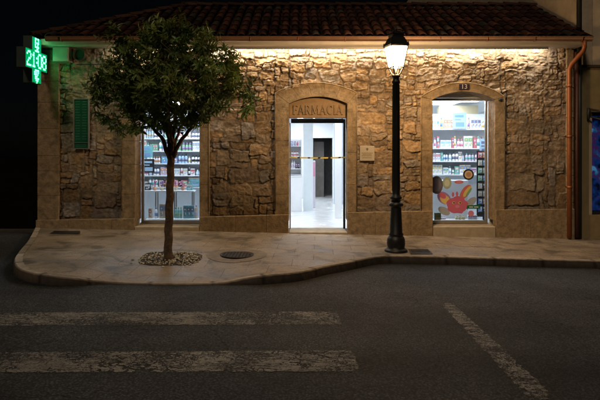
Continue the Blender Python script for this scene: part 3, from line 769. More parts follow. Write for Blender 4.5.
for z in (-.1,.1): tube(bm, [(-.08,W2,z),(-.08,.60,z)], .018)
box(bm,-.13,-.03,.545,.558,-.18,.18); obj('bracket', bm, M['darkmetal'], CR)

# alarm box and floodlight under the eave
AB = empty('alarm_box', (-4.68,0,3.535)); tag(AB, 'pale metal box under the eave lit green by the pharmacy cross', 'wall box')
bm = new(); box(bm,-.155,.155,-.26,-.03,-.14,.14,bev=.008); obj('casing', bm, M['green_box'], AB)
bm = new(); box(bm,-.13,.13,-.264,-.258,-.115,.115,bev=.002); obj('cover_plate', bm, M['green_box'], AB)
bm = new(); box(bm,.157,.20,-.22,-.03,-.12,.13,bev=.006); obj('end_cap', bm, mat('brown_cap',(.16,.08,.05),rough=.6), AB)
FL = empty('siren_horn', (-4.33,-.0,3.53)); tag(FL, 'dark rounded horn on the wall just right of the pale metal box', 'horn')
bm = new(); lathe(bm, [(.03,-.0),(.05,.06),(.08,.12),(.115,.16),(.12,.24),(.11,.25),(.10,.20)], 0, 0, 18); bm.transform(Matrix.Rotation(R(90),4,'X')); obj('bell', fixn(bm), mat('brown_horn',(.06,.05,.04),rough=.5), FL)
bm = new(); box(bm,-.03,.03,-.05,.0,-.06,.06); obj('mount', bm, M['darkmetal'], FL)
bm = new(); tube(bm,[(-4.45,-.06,3.36),(-4.2,-.06,3.36),(-3.85,-.055,3.365),(-3.6,-.05,3.36)],.008,seg=5); cb = obj('cable', bm, M['darkmetal']); tag(cb, 'thin dark cable clipped along the wall below the pale metal box', 'cable')
# green notice board
NBd = empty('notice_board', (-4.34,-.06,2.18)); tag(NBd, 'tall narrow dark green notice board with a grey frame on the left wall', 'notice board')
bm = new(); hw, hh = .155, .50
box(bm,-hw,-hw+.018,-.045,.0,-hh,hh); box(bm,hw-.018,hw,-.045,.0,-hh,hh); box(bm,-hw+.018,hw-.018,-.044,.0,hh-.018,hh); box(bm,-hw+.018,hw-.018,-.044,.0,-hh,-hh+.018); box(bm,-hw+.018,hw-.018,-.044,0,-hh+.12,-hh+.13)
obj('frame', bm, mat('grey_frame',(.20,.21,.20),rough=.5,metal=.3), NBd)
bm = new(); box(bm,-hw+.018,hw-.018,-.03,-.002,-hh+.018,hh-.018); obj('panel', bm, mat('green_panel',(.006,.085,.045),rough=.35,var=.15), NBd)
bm = new(); rr = random.Random(4)
for r_ in range(15):
    z = hh-.06-r_*.053
    for (a0,a1) in ((-.115,-.02),(.02,.115)):
        x = a0
        while x < a1-.012:
            w = rr.uniform(.008,.022); box(bm, x, min(x+w,a1), -.0315,-.0295, z-.007, z+.007); x += w+.007
for k in range(2): box(bm,-.11,.11,-.0315,-.0295,-hh+.045+k*.03,-hh+.052+k*.03)
obj('lettering', bm, mat('pale_green_ink',(.05,.20,.12),rough=.6), NBd)
# white plaque right of the door
PQ = empty('wall_plaque', (1.335,-.065,1.59)); tag(PQ, 'small pale square plaque on the stone wall right of the door', 'plaque')
bm = new(); box(bm,-.145,.145,-.012,.03,-.145,.15,bev=.004); obj('plate', bm, mat('pale_plate',(.40,.35,.29),rough=.5,var=.08), PQ)
bm = new(); rr = random.Random(9)
for r_,(z,w) in enumerate(((.01,.11),(-.02,.09),(-.045,.11),(-.085,.10))):
    x = -w
    while x < w-.01: ww = rr.uniform(.008,.02); box(bm,x,min(x+ww,w),-.0135,-.0115,z-.006,z+.006); x += ww+.006
box(bm,-.012,.012,-.0135,-.0115,.06,.11); box(bm,-.028,.028,-.0137,-.0116,.085,.097)
obj('lettering', bm, mat('olive_ink',(.10,.09,.05),rough=.7), PQ)
HN = empty('house_number_sign', (3.26,-.073,2.915)); tag(HN, 'small dark house number plate above the right window', 'sign')
bm = new(); box(bm,-.10,.10,-.012,.01,-.06,.06,bev=.004); obj('plate', bm, mat('dark_enamel',(.03,.022,.03),rough=.3), HN)
me = text_mesh('13', .13, .002); me.transform(Matrix.Translation((0,-.0135,0))); obj('lettering', me, mat('pale_enamel',(.4,.36,.36),rough=.4), HN)
WS = empty('door_sensor', (3.98,-.063,2.66)); tag(WS, 'small dark round fitting at the upper right corner of the right window surround', 'wall fitting')
bm = new(); lathe(bm,[(.035,0),(.035,.03),(.02,.045)],0,0,14); bm.transform(Matrix.Rotation(R(90),4,'X')); obj('body', bm, M['darkmetal'], WS)

# ---------------------------------------------------------------- street lamp
lp = G(396,251.5)
SLp = empty('street_lamp', (lp.x, lp.y, lp.z)); tag(SLp, 'black cast iron street lamp with a lit four sided lantern at the kerb', 'street lamp')
zt = 3.0-lp.z-.10
bm = new()
lathe(bm, [(.19,-.01),(.19,.03),(.165,.045),(.14,.07),(.146,.10),(.152,.14),(.146,.21),(.128,.245),(.112,.26),(.122,.275),(.122,.295),(.106,.32),(.088,.72),(.086,.74),(.118,.755),(.122,.78),(.108,.80),(.085,.825)], seg=24)
obj('base', bm, M['black_iron'], SLp)
bm = new(); lathe(bm, [(.08,.825),(.078,.86),(.098,.875),(.098,.90),(.075,.92),(.064,.96),(.060,1.25),(.058,2.3),(.052,zt-.16),(.066,zt-.15),(.070,zt-.12),(.055,zt-.10),(.05,zt-.06),(.068,zt-.045),(.068,zt-.02),(.04,zt-.005)], seg=20)
# fluting ribs on the shaft
for k in range(10):
    a = 2*math.pi*k/10; tube(bm,[(math.cos(a)*.060,math.sin(a)*.060,1.0),(math.cos(a)*.053,math.sin(a)*.053,zt-.17)],.008,seg=4,smooth=False)
obj('post', bm, M['black_iron'], SLp)
LN = empty('lantern', (0,0,zt)); LN.parent = SLp; LN.rotation_euler.z = R(14)
bz, tz, hb, ht = .11, .455, .092, .145
bm = new()
for sx_ in (-1,1):
    for sy_ in (-1,1):
        tube(bm, [(0,0,-.02),(sx_*.05,sy_*.05,.0),(sx_*.068,sy_*.068,.05),(sx_*hb,sy_*hb,bz)], .011, seg=6)
        tube(bm, [(sx_*hb,sy_*hb,bz),(sx_*ht,sy_*ht,tz)], .010, seg=6)
for (h_, z_) in ((hb,bz),(ht,tz)):
    c4 = [(-h_,-h_,z_),(h_,-h_,z_),(h_,h_,z_),(-h_,h_,z_),(-h_,-h_,z_)]
    for a,b_ in zip(c4,c4[1:]): tube(bm,[a,b_],.012,seg=6)
lathe(bm,[(.02,-.02),(.028,.02),(.012,.05),(.012,.10)],seg=10)
obj('frame', bm, M['black_iron'], LN)
M['lampglass'] = emat('lit_frosted_glass', (1.0,.62,.28), 245)
for k in range(4):
    bm = new(); e_ = .012
    v = [bm.verts.new(q) for q in ((-hb+e_,-hb,bz+e_),(hb-e_,-hb,bz+e_),(ht-e_,-ht,tz-e_),(-ht+e_,-ht,tz-e_))]
    bm.faces.new(v); bm.transform(Matrix.Rotation(R(90)*k,4,'Z')); obj('glass_pane', bm, M['lampglass'], LN)
bm = new()
def pyr(bm, levels):
    rings = [[bm.verts.new((sx_*h_,sy_*h_,z_)) for sx_,sy_ in ((-1,-1),(1,-1),(1,1),(-1,1))] for h_,z_ in levels]
    for a,b_ in zip(rings,rings[1:]):
        for k in range(4): bm.faces.new((a[k],a[(k+1)%4],b_[(k+1)%4],b_[k]))
    bm.faces.new(rings[0][::-1]); bm.faces.new(rings[-1])
pyr(bm, [(.163,.462),(.163,.480),(.135,.53),(.105,.60),(.095,.605),(.095,.65),(.106,.655),(.085,.68),(.045,.71),(.02,.715)])
lathe(bm,[(.014,.715),(.02,.73),(.026,.745),(.014,.765),(.004,.80)],seg=10)
for sx_ in (-1,1):
    for sy_ in (-1,1): lathe(bm,[(.008,.655),(.014,.672),(.016,.685),(.004,.71)],sx_*.095,sy_*.095,8); lathe(bm,[(.008,.482),(.016,.50),(.004,.53)],sx_*.15,sy_*.15,8)
obj('roof_cap', bm, M['black_iron'], LN)

# ---------------------------------------------------------------- tree
tb = G(168,257.5)
TR = empty('street_tree', tuple(tb)); tag(TR, 'small round headed evergreen tree growing from a gravel pit in the pavement', 'tree')
rt2 = random.Random(12)
def off(px, py, dy=0): # position at the tree's own depth
    D = tb.y+DW+dy; return Vector(((px-300)/F*D-tb.x, dy, CAMH+(HY-py)/F*D-tb.z))
bm = new(); skel = []
def limb(pts, r0, r1, seg=8, n=9, jit=.015):
    P = catmull([tuple(p) for p in pts], max(2,n//(len(pts)-1))); m_ = len(P)
    P = [Vector(p)+Vector((rt2.uniform(-jit,jit),rt2.uniform(-jit,jit),0))*(0 if i in (0,) else 1) for i,p in enumerate(P)]
    rad = [r0+(r1-r0)*(i/(m_-1))**.8 for i in range(m_)]
    tube(bm, P, rad, seg=seg)
    for p, r in zip(P,rad): skel.append((p,r))
    return P
trunk = [(0,0,-.05),tuple(off(168.5,235)),tuple(off(169.5,205)),tuple(off(170.5,175)),tuple(off(171,155))]
P = catmull(trunk,7); rad = [.090,.074,.066,.062]+[.061-.0004*i for i in range(len(P)-4)]
tube(bm, [Vector(p)+Vector((.006*math.sin(i*1.3),.005*math.cos(i*1.9),0)) for i,p in enumerate(P)], rad, seg=14)
fk = off(171,155)
mains = [
 [fk+Vector((-.02,0,-.05)), off(163,140,-.03), off(152,126,-.1), off(140,108,-.2), off(122,88,-.25)],
 [fk+Vector((-.01,0,-.04)), off(168,135,.05), off(160,112,.12), off(152,85,.15), off(146,55,.1)],
 [fk, off(174,135,0), off(176,108,-.02), off(175,75,.0), off(178,38,.05)],
 [fk+Vector((.02,0,-.04)), off(182,139,-.02), off(196,122,-.05), off(208,100,-.15), off(226,80,-.2)],
 [fk+Vector((.01,0,-.05)), off(178,134,.12), off(190,110,.3), off(205,80,.42), off(214,55,.4)],
 [fk+Vector((0,.01,-.05)), off(172,136,-.15), off(168,112,-.38), off(180,88,-.55), off(190,66,-.6)],
 [fk+Vector((0,.01,-.05)), off(170,136,.18), off(160,115,.42), off(140,95,.6), off(130,78,.62)],
]
for i,mn in enumerate(mains): limb(mn, .038 if i in (0,2,3) else .027, .010, seg=7, n=16)
# crown clusters
crown_c = off(172,86); cents = []
tries = 0
while len(cents) < 150 and tries < 20000:
    tries += 1
    d = Vector((rt2.gauss(0,1),rt2.gauss(0,1),rt2.gauss(0,1))).normalized()
    r = rt2.random()**.42
    zs = 1.10 if d.z > 0 else .66
    # uneven outline
    lump = 1+.13*math.sin(3.1*math.atan2(d.z,d.x)+.7)+.09*math.sin(5.3*math.atan2(d.y,d.x)+1.9)+.05*math.sin(7*d.z+2)
    zs = 1.0 if d.z > 0 else .66
    p = crown_c+Vector((d.x*1.17, d.y*1.12, d.z*zs))*r*lump*.93
    # narrower top
    hz_ = (p.z-crown_c.z)/1.1
    p.x = crown_c.x+(p.x-crown_c.x)*(1-.48*max(0,hz_-.05))
    if abs(p.x-fk.x) < .38 and p.z < crown_c.z-.54 and p.y < .4: continue
    if all((p-q).length > .15 for q in cents): cents.append(p)
for p in [off(166,25),off(154,34,.1),off(178,28),off(202,38,.1),off(210,46,-.1),off(104,114,-.1),off(116,124,.05),off(242,106),off(248,94),off(96,92),off(232,68),off(112,70),off(126,50)]: cents.append(p)
verts, faces, lc = [], [], []
def leaf(base, d, nrm, L_, W_, c):
    s = d.cross(nrm).normalized(); nrm = s.cross(d).normalized(); i = len(verts)
    droop = -.16*L_
    pts = [base, base+d*L_*.35+s*W_*.5+nrm*W_*.14, base+d*L_*.72+s*W_*.36+nrm*(W_*.10+droop*.4), base+d*L_+nrm*droop, base+d*L_*.72-s*W_*.36+nrm*(W_*.10+droop*.4), base+d*L_*.35-s*W_*.5+nrm*W_*.14, base+d*L_*.5+nrm*droop*.2]
    verts.extend(pts); faces.extend([(i,i+1,i+6),(i+1,i+2,i+6),(i+2,i+3,i+6),(i+3,i+4,i+6),(i+4,i+5,i+6),(i+5,i,i+6)]); lc.extend([c]*7)
for ci, c in enumerate(cents):
    # twig from nearest limb point that is lower or inside
    best = min(skel, key=lambda s: (s[0]-c).length+max(0,s[0].z-c.z)*1.5)
    mid = best[0].lerp(c,.5)+Vector((rt2.uniform(-.04,.04),rt2.uniform(-.04,.04),-.03))
    tube(bm, [best[0],mid,c], [min(best[1]*.7,.011),.007,.003], seg=5)
    tone = rt2.uniform(.55,1.35); yel = rt2.uniform(.85,1.25)
    outd = (c-crown_c).normalized()
    for t in range(rt2.randint(6,8)):
        td = (Vector((rt2.gauss(0,1),rt2.gauss(0,1),rt2.gauss(.15,.8))).normalized()+outd*.55).normalized()
        tl = rt2.uniform(.12,.24); tip = c+td*tl
        tube(bm, [c, c+td*tl*.5+Vector((0,0,-.008)), tip], [.0035,.0028,.0018], seg=3, cap=False)
        nl = rt2.randint(9,13)
        for k in range(nl):
            f_ = .2+.8*k/(nl-1); bpt = c.lerp(tip,f_)
            ang = k*2.4+rt2.uniform(-.4,.4)
            a = td.cross(Vector((0,0,1)) if abs(td.z)<.9 else Vector((1,0,0))).normalized(); b2 = td.cross(a)
            rad_ = a*math.cos(ang)+b2*math.sin(ang)
            ld = (rad_*.95+td*rt2.uniform(.25,.9)+Vector((0,0,-.12))).normalized()
            cc = np.array((.13*yel,.205,.052))*tone*rt2.uniform(.7,1.35)
            if rt2.random() < .05: cc = np.array((.09,.085,.03))
            leaf(bpt, ld, (td+Vector((0,0,.6))).normalized(), rt2.uniform(.075,.12), rt2.uniform(.028,.042), cc)
obj('trunk', bm, M['bark'], TR)
me = bpy.data.meshes.new('crown'); me.from_pydata([tuple(v) for v in verts], [], faces); set_col(me, np.array(lc)); me.update()
obj('crown', me, M['leaf'], TR)
# gravel in the tree pit
def pebbles():
    V, Fc, C = [], [], []; ico = new(); bmesh.ops.create_icosphere(ico, subdivisions=1, radius=1); base = [v.co.copy() for v in ico.verts]; bf = [[v.index for v in f.verts] for f in ico.faces]; ico.free()
    rp = random.Random(31)
    for i in range(620):
        while True:
            u, v = rp.uniform(-1,1), rp.uniform(-1,1)
            if abs(u)**3.2+abs(v)**3.2 > .75+.5*rp.random(): continue
            break
        x, y = tb.x+.02+u*.44, tb.y+.08+v*.38
        if rp.random() < .09: x += rp.uniform(-.12,.12); y += rp.uniform(-.12,.12)
        s = rp.uniform(.008,.018); rot = Matrix.Rotation(rp.uniform(0,6),3,'Z') @ Matrix.Rotation(rp.uniform(0,6),3,'X')
        sc = (s*rp.uniform(.8,1.4), s*rp.uniform(.7,1.1), s*rp.uniform(.5,.9)); n0 = len(V)
        hgt_ = .03*(1-max(abs(u),abs(v)))*rp.random(); zz0 = PZ(x,y)
        for b_ in base:
            q = rot @ Vector((b_.x*sc[0],b_.y*sc[1],b_.z*sc[2])); V.append((x+q.x,y+q.y,zz0+.008+hgt_+q.z))
        Fc += [[n0+k for k in f] for f in bf]
        c = rp.choice([(.50,.47,.38),(.40,.35,.25),(.60,.57,.50),(.20,.16,.11),(.10,.08,.06),(.50,.45,.32)]); C += [c]*len(base)
    me = bpy.data.meshes.new('gravel'); me.from_pydata(V, [], Fc); set_col(me, np.array(C)); return me
o = obj('gravel', pebbles(), M['pebble']); tag(o, kind='stuff', label='pale gravel chippings around the foot of the street tree', cat='gravel')
bm = new(); x0,x1,y0,y1 = tb.x-.44,tb.x+.48,tb.y-.31,tb.y+.52
cv = bm.verts.new((tb.x, tb.y+.08, PZ(tb.x,tb.y+.08)+.006)); rg = []
for k in range(60):
    a_ = 2*math.pi*k/60; q_ = (abs(math.cos(a_))**3.4+abs(math.sin(a_))**3.4)**(-1/3.4)*(1+rt2.uniform(-.035,.035)+.05*math.sin(3*a_+1))
    x, y = tb.x+.02+.44*q_*math.cos(a_), tb.y+.08+.38*q_*math.sin(a_); rg.append(bm.verts.new((x,y,PZ(x,y)+.006)))
for k in range(60): bm.faces.new((cv,rg[k],rg[(k+1)%60]))
o = obj('soil', bm, mat('pit_soil',(.035,.026,.018),rough=1,bump=.01,bscale=50)); tag(o, kind='structure')

# covers
def cover_round(p, r):
    e_ = empty('manhole_cover', (p.x,p.y,PZ(p.x,p.y))); tag(e_, 'round iron manhole cover set in the pavement between the tree and the door', 'manhole cover')
    e_.rotation_euler = (0, math.atan(SL), 0)
    bm = new(); lathe(bm,[(r,.0),(r,.009),(r-.02,.009),(r-.022,.004)],seg=32); obj('rim', bm, M['iron_cover'], e_)
    bm = new(); lathe(bm,[(r-.03,.004),(r-.03,.010)],seg=32)
    for i in range(-4,5):
        for j in range(-4,5):
            if math.hypot(i,j) < 4.3: box(bm, i*.05-.014,i*.05+.014,j*.05-.014,j*.05+.014,.008,.015)
    obj('lid', bm, M['iron_cover'], e_)
cover_round(G(237,254.3), .26)
bm = new(); c = G(237,254.3); ring = []
for k in range(40):
    a = 2*math.pi*k/40; ring.append([(c.x+math.cos(a)*r_, c.y+math.sin(a)*r_) for r_ in (.27,.47)])
vr = [[bm.verts.new((x,y,PZ(x,y)+.005)) for x,y in rr_] for rr_ in ring]
for k in range(40): bm.faces.new((vr[k][0],vr[k][1],vr[(k+1)%40][1],vr[(k+1)%40][0]))
o = obj('pavement_patch', fixn(bm), mat('concrete_ring',(.19,.155,.12),rough=.85,var=.35,scale=9,bump=.006,bscale=30)); tag(o, kind='structure')
def cover_rect(pts, name, label):
    P = [G(a,b) for a,b in pts]; c = sum(P, Vector())/4
    e_ = empty(name, tuple(c)); tag(e_, label, 'inspection cover')
    bm = new(); v = [bm.verts.new((q-c)+Vector((0,0,.006))) for q in P]; f = bm.faces.new(v)
    r_ = bmesh.ops.inset_region(bm, faces=[f], thickness=.025); f2 = f
    bmesh.ops.translate(bm, verts=f.verts[:], vec=(0,0,.004)); obj('plate', fixn(bm), M['iron_cover'], e_)
    bm = new(); 
    mid = (P[0]+P[1])/2-c; mid2 = (P[2]+P[3])/2-c
    for t in (.25,.5,.75):
        a = (P[0]-c).lerp(P[3]-c,t)*.86; b_ = (P[1]-c).lerp(P[2]-c,t)*.86; tube(bm,[a+Vector((0,0,.012)),b_+Vector((0,0,.012))],.007,seg=5)
    obj('rib', bm, M['iron_cover'], e_)
cover_rect([(408,249.5),(428,249.5),(433,254.5),(411,254.5)], 'inspection_cover', 'dark rectangular cover in the pavement just right of the street lamp')
cover_rect([(54,231.2),(80,231.4),(80,234.2),(50,234.0)], 'drain_grate', 'dark drain grate at the foot of the wall near the left corner')
# crumpled paper by the kerb
p = G(541,264,ROAD); bm = new(); bmesh.ops.create_icosphere(bm, subdivisions=3, radius=1)
rr = random.Random(2)
for v in bm.verts:
    k = rr.uniform(.7,1.2); v.co = Vector((v.co.x*.15*k, v.co.y*.07*k, max(0,v.co.z*.05*k+.02)))
o = obj('crumpled_paper', bm, M['paper']); o.location = p; tag(o, 'crumpled whitish paper lying in the gutter below the right kerb', 'litter')
for i,(px,py) in enumerate([(556,265.5),(548,267)]):
    q = G(px,py,ROAD); bm = new(); bmesh.ops.create_icosphere(bm, subdivisions=2, radius=.03)
    for v in bm.verts: v.co = v.co*rr.uniform(.7,1.2); v.co.z *= .5
    o = obj('stone_chip', bm, M['paper']); o.location = q; tag(o, ['small pale chip right of the crumpled paper, close to the kerb','small pale chip in the road just in front of the crumpled paper'][i], 'chip')

# ---------------------------------------------------------------- interior things
def cmat(n, c, **k): return mat(n, c, rough=.45, var=.06, scale=10, **k)
PC = {'white':(.75,.76,.78),'blue':(.05,.22,.55),'teal':(.03,.36,.40),'pink':(.60,.12,.30),'green':(.08,.35,.14),'yellow':(.65,.48,.08),'orange':(.60,.20,.04),'violet':(.25,.10,.40),'red':(.50,.04,.05),'navy':(.03,.05,.20),'lilac':(.50,.42,.62),'black':(.02,.02,.022),'sky':(.30,.52,.75),'beige':(.55,.45,.30)}
PC = {k: (tuple(.78*q+.13 for q in v) if k not in ('white','black') else v) for k,v in PC.items()}
PM = {k: cmat('pack_'+k, v) for k,v in PC.items()}
meshes = {}
def product_mesh(kind, body, band, w, h, d):
    key = (kind, body, band, w, h, d)
    if key in meshes: return meshes[key]
    bm = new()
    if kind == 'carton':
        box(bm,-w/2,w/2,-d/2,d/2,0,h,0)
        box(bm,-w/2+.004,w/2-.004,-d/2-.0015,-d/2+.001,h*.55,h*.85,1); box(bm,-w*.3,w*.2,-d/2-.0015,-d/2+.001,h*.18,h*.24,1); box(bm,-w*.3,w*.05,-d/2-.0015,-d/2+.001,h*.30,h*.36,1); box(bm,w*.1,w*.36,-d/2-.0015,-d/2+.001,h*.30,h*.48,2); box(bm,-w*.2,w*.2,-d/2-.003,-d/2-.0015,h*.64,h*.76,2)
    elif kind == 'bottle':
        lathe(bm,[(w*.48,0),(w*.5,.01),(w*.5,h*.68),(w*.22,h*.80)],seg=12); n0 = len(bm.faces); lathe(bm,[(w*.24,h*.80),(w*.24,h)],seg=10,mi=1); lathe(bm,[(w*.505,h*.2),(w*.505,h*.5)],seg=12,mi=1)
    me = bpy.data.meshes.new(kind); bm.to_mesh(me); bm.free(); me.materials.append(PM[body]); me.materials.append(PM[band]); me.materials.append(PM['white' if body != 'white' else ('red','sky','yellow')[len(meshes)%3]]); meshes[key] = me; return me
rp = random.Random(77)
def row(x0, x1, y, z, where, palette, hmin, hmax, gapp=.02, kinds=('carton','bottle')):
    x = x0; last = None
    while x < x1-.05:
        kind = rp.choice(kinds); body = rp.choice(palette) if rp.random() < .6 else 'white'; band = rp.choice([c for c in PC if c != body])
        w = rp.choice([.05,.07,.09,.12]) if kind == 'carton' else rp.choice([.05,.065]); h = rp.uniform(hmin,hmax); h = round(h/.03)*.03
        h = max(h,.06)
        for q in range(rp.choice([1,1,2,3])):
            if x+w > x1: break
            o = bpy.data.objects.new(kind, product_mesh(kind, body, band, w, h, .06)); col.objects.link(o)
            o.location = (x+w/2, y+rp.uniform(-.01,.01), z); o.rotation_euler.z = rp.uniform(-.12,.12)
            tag(o, '%s %s with %s markings on %s' % (body, kind, band, where), kind, '%s %ss with %s markings on %s' % (body, kind, band, where))
            x += w+.006
        x += rp.uniform(.0,gapp)
def shelving(name, label, x0, x1, y0, y1, zs, ztop, z0=.03, backm=None):
    e_ = empty(name, ((x0+x1)/2,(y0+y1)/2,z0)); cx_, cy_ = (x0+x1)/2,(y0+y1)/2
    tag(e_, label, 'shelving')
    for s in (x0,x1-.02):
        bm = new(); box(bm, s-cx_, s+.02-cx_, y0-cy_, y1-cy_, 0, ztop-z0); obj('side_panel', bm, M['white'], e_)
    for z in zs:
        bm = new(); box(bm, x0+.021-cx_, x1-.021-cx_, y0-cy_+.002, y1-cy_-.02, z-.022-z0, z-z0); obj('shelf', bm, M['white'], e_)
    bm = new(); box(bm, x0+.021-cx_, x1-.021-cx_, y1-cy_-.018, y1-cy_, 0, ztop-z0); obj('back_panel', bm, backm or M['white'], e_)
    return e_
beige = cmat('beige_panel', (.55,.46,.30)); 
# right window display
shelving('display_shelving','white display shelving with four shelves behind the right window', 2.62,4.45,1.35,1.75,[1.12,1.42,1.71,2.14],2.5, backm=cmat('pale_back',(.76,.80,.84)))
row(2.7,4.3,1.42,2.14,'the top shelf of the right window',['white','sky','white','beige','yellow'],.15,.27)
row(2.7,4.3,1.45,1.71,'the second shelf of the right window',['white','blue','violet','yellow','sky','white','red'],.18,.33)
row(2.7,4.3,1.45,1.42,'the third shelf of the right window',['white','sky','white','lilac','teal'],.12,.24)
row(2.7,4.3,1.45,1.12,'the lowest shelf of the right window',['white','blue','beige','white','teal'],.12,.24)
def card(name, x, y, z, w, h, m, label, cat, m2=None, lean=0):
    e_ = empty(name, (x,y,z)); e_.rotation_euler = (lean,0,0); tag(e_, label, cat)
    bm = new(); box(bm,-w/2,w/2,-.006,.006,0,h,bev=.002); obj('board', bm, m, e_)
    if m2:
        bm = new(); box(bm,-w*.35,w*.30,-.0085,-.0065,h*.70,h*.85); box(bm,-w*.35,w*.1,-.0085,-.0065,h*.52,h*.60); box(bm,-w*.30,w*.35,-.0085,-.0065,h*.12,h*.40); obj('print', bm, m2, e_)
    return e_
card('display_card', 3.56,1.30,2.142,.30,.36,PM['sky'],'large light blue display card on the top shelf of the right window','display card',PM['blue'])
card('display_card', 4.0,.95,1.55,.20,.36,PM['sky'],'blue and white card hanging above the dark product rack','display card',PM['navy'])
# beige wall cupboard high behind the shelves
bm = new(); box(bm, 3.3,4.2,2.0,2.3,2.1,2.72); cu = obj('wall_cabinet', bm, beige); tag(cu, 'beige cabinet high behind the right window shelving', 'cabinet')
# white display plinth behind the stickers
bm = new(); box(bm, 2.66,3.60,.78,.98,.03,1.02,bev=.01); o = obj('display_plinth', bm, M['white']); tag(o, 'white display block low behind the right window stickers', 'display block')
# dark rack with products
e_ = empty('product_rack', (3.95,.80,.03)); tag(e_, 'tall dark rack of small brown and green items at the right of the right window', 'rack')
bm = new(); box(bm,-.15,.15,.03,.05,.2,1.62); box(bm,-.16,.16,-.08,.10,.0,.03); box(bm,-.02,.02,.04,.06,.0,.25); obj('back_board', bm, PM['black'], e_)
for r_ in range(8):
    bm = new(); z = .30+r_*.165; box(bm,-.14,.14,-.04,.028,z,z+.012); obj('tray', bm, PM['black'], e_)
    for c_ in range(3):
        cc = rp.choice(['beige','orange','green','beige','blue','black','red']); o = bpy.data.objects.new('carton', product_mesh('carton',cc,'white',.07,.12,.06)); col.objects.link(o); o.location = (3.95-.09+c_*.09,.795,.03+z+.013)
        tag(o, 'small %s pack on the dark rack in the right window' % cc, 'pack', 'small %s packs on the dark rack' % cc)
# stickers on the right pane
def disc(bm, cx_, cz_, rx, rz, y, seg=24, rot=0, mi=0):
    vs = []
    for k in range(seg):
        a = 2*math.pi*k/seg; x = rx*math.cos(a); z = rz*math.sin(a); vs.append(bm.verts.new((cx_+x*math.cos(rot)-z*math.sin(rot), y, cz_+x*math.sin(rot)+z*math.cos(rot))))
    f = bm.faces.new(vs); f.material_index = mi
    if f.normal.y > 0: f.normal_flip()
YS = .388
def pp(px, py): D = DW+YS; return ((px-300)/F*D, CAMH+(HY-py)/F*D)
s_ = (DW+YS)/F
st = empty('window_sticker', (pp(457,204)[0], YS, pp(457,204)[1])); tag(st, 'round pink red creature sticker with yellow and violet ears on the right window', 'sticker')
def spart(name, dx, dz, rx, rz, m, rot=0, lay=0):
    bm = new(); disc(bm, dx*s_, -dz*s_, rx*s_, rz*s_, -.0012*lay, rot=rot); return obj(name, bm, m, st)
coral = cmat('coral', (.52,.13,.24))
bm = new(); rl = random.Random(8); vs_ = []
for k in range(44):
    a_ = 2*math.pi*k/44; r_ = 1+.05*math.sin(5*a_+.6)+.03*math.sin(9*a_)+rl.uniform(-.03,.03)
    vs_.append(bm.verts.new((math.cos(a_)*10.5*r_*s_, -.0024, -1*s_+math.sin(a_)*8.6*r_*s_)))
bm.faces.new(vs_); obj('body', bm, coral, st)
spart('ear',-13,-6,5.5,7.5,PM['violet'],rot=R(50),lay=0); spart('ear',-12,-4.5,4,5.5,PM['yellow'],rot=R(50),lay=1); spart('ear',-14.5,-8.5,2.5,4,coral,rot=R(50),lay=2)
spart('ear',8.5,-12,4,8.5,PM['red'],rot=R(-35),lay=0); spart('ear',10.2,-12.5,2.2,6.5,PM['yellow'],rot=R(-35),lay=1); spart('ear',11.8,-12,1.2,5,PM['green'],rot=R(-35),lay=2)
wg = cmat('dusty_blue',(.34,.38,.47)); spart('wing',14,-2,3.4,6.5,wg,rot=R(-50),lay=0); spart('wing',-13,7,3.6,6.5,wg,rot=R(60),lay=0)
for dx in (-3.4,2.8): spart('eye',dx,-1.2,1.5,1.3,PM['yellow'],lay=3,rot=R(20)); spart('pupil',dx+.3,-1.2,.8,.8,PM['black'],lay=4)
spart('nose',.5,2.5,2.2,1.5,PM['pink'],lay=3)
spart('crest',-4,-9.5,1.2,2.4,coral,lay=1); spart('crest',0,-10,1.2,2.4,coral,lay=1)
def round_sticker(px,py,rx,rz,ms,label):
    x,z = pp(px,py); e_ = empty('window_sticker',(x,YS,z)); tag(e_, label, 'sticker')
    for k,(m_,f) in enumerate(ms):
        bm = new(); disc(bm,0,0,rx*f*s_,rz*f*s_,-.0012*k); obj('backing' if k == 0 else 'print', bm, m_, e_)
gs = cmat('slate',(.12,.13,.17))
round_sticker(436.5,185,6.5,9,[(gs,1),(cmat('slate2',(.18,.17,.24)),.7)],'dark slate oval sticker at the lower left of the right window')
round_sticker(447,183,4.5,6,[(cmat('grey_green',(.33,.42,.36)),1),(cmat('pale_green',(.50,.58,.50)),.6)],'pale green oval sticker above the creature on the right window')
round_sticker(468.5,174.5,5.5,5.5,[(PM['black'],1),(PM['beige'],.72),(cmat('skin_tone',(.42,.25,.18)),.45)],'round sticker with a dark rim and beige middle on the right window')
round_sticker(471,213.5,3,3,[(PM['pink'],1)],'small pink round sticker below the green arrow on the right window')
round_sticker(459,182,4.5,1.8,[(PM['red'],1),(PM['pink'],.6)],'thin red oval sticker above the ears of the creature')
x,z = pp(473,207); e_ = empty('arrow_sticker',(x,YS,z)); tag(e_,'dark green arrow shaped sticker right of the creature on the right window','sticker')
bm = new(); prism(bm,[(-.17,.0),(-.11,.06),(-.11,.035),(.15,.045),(.15,-.035),(-.11,-.035),(-.11,-.06)],-.002,0); obj('backing',fixn(bm),cmat('arrow_green',(.01,.14,.06)),e_)
bm = new(); box(bm,-.08,.0,-.004,-.0025,-.008,.008); box(bm,.02,.11,-.004,-.0025,-.008,.008); obj('print',bm,M['white'],e_)
card('leaflet', pp(437,222)[0]+.02,.42,.21,.14,.15,PM['green'],'small green and yellow leaflet in the lower left corner of the right window','leaflet',PM['yellow'])

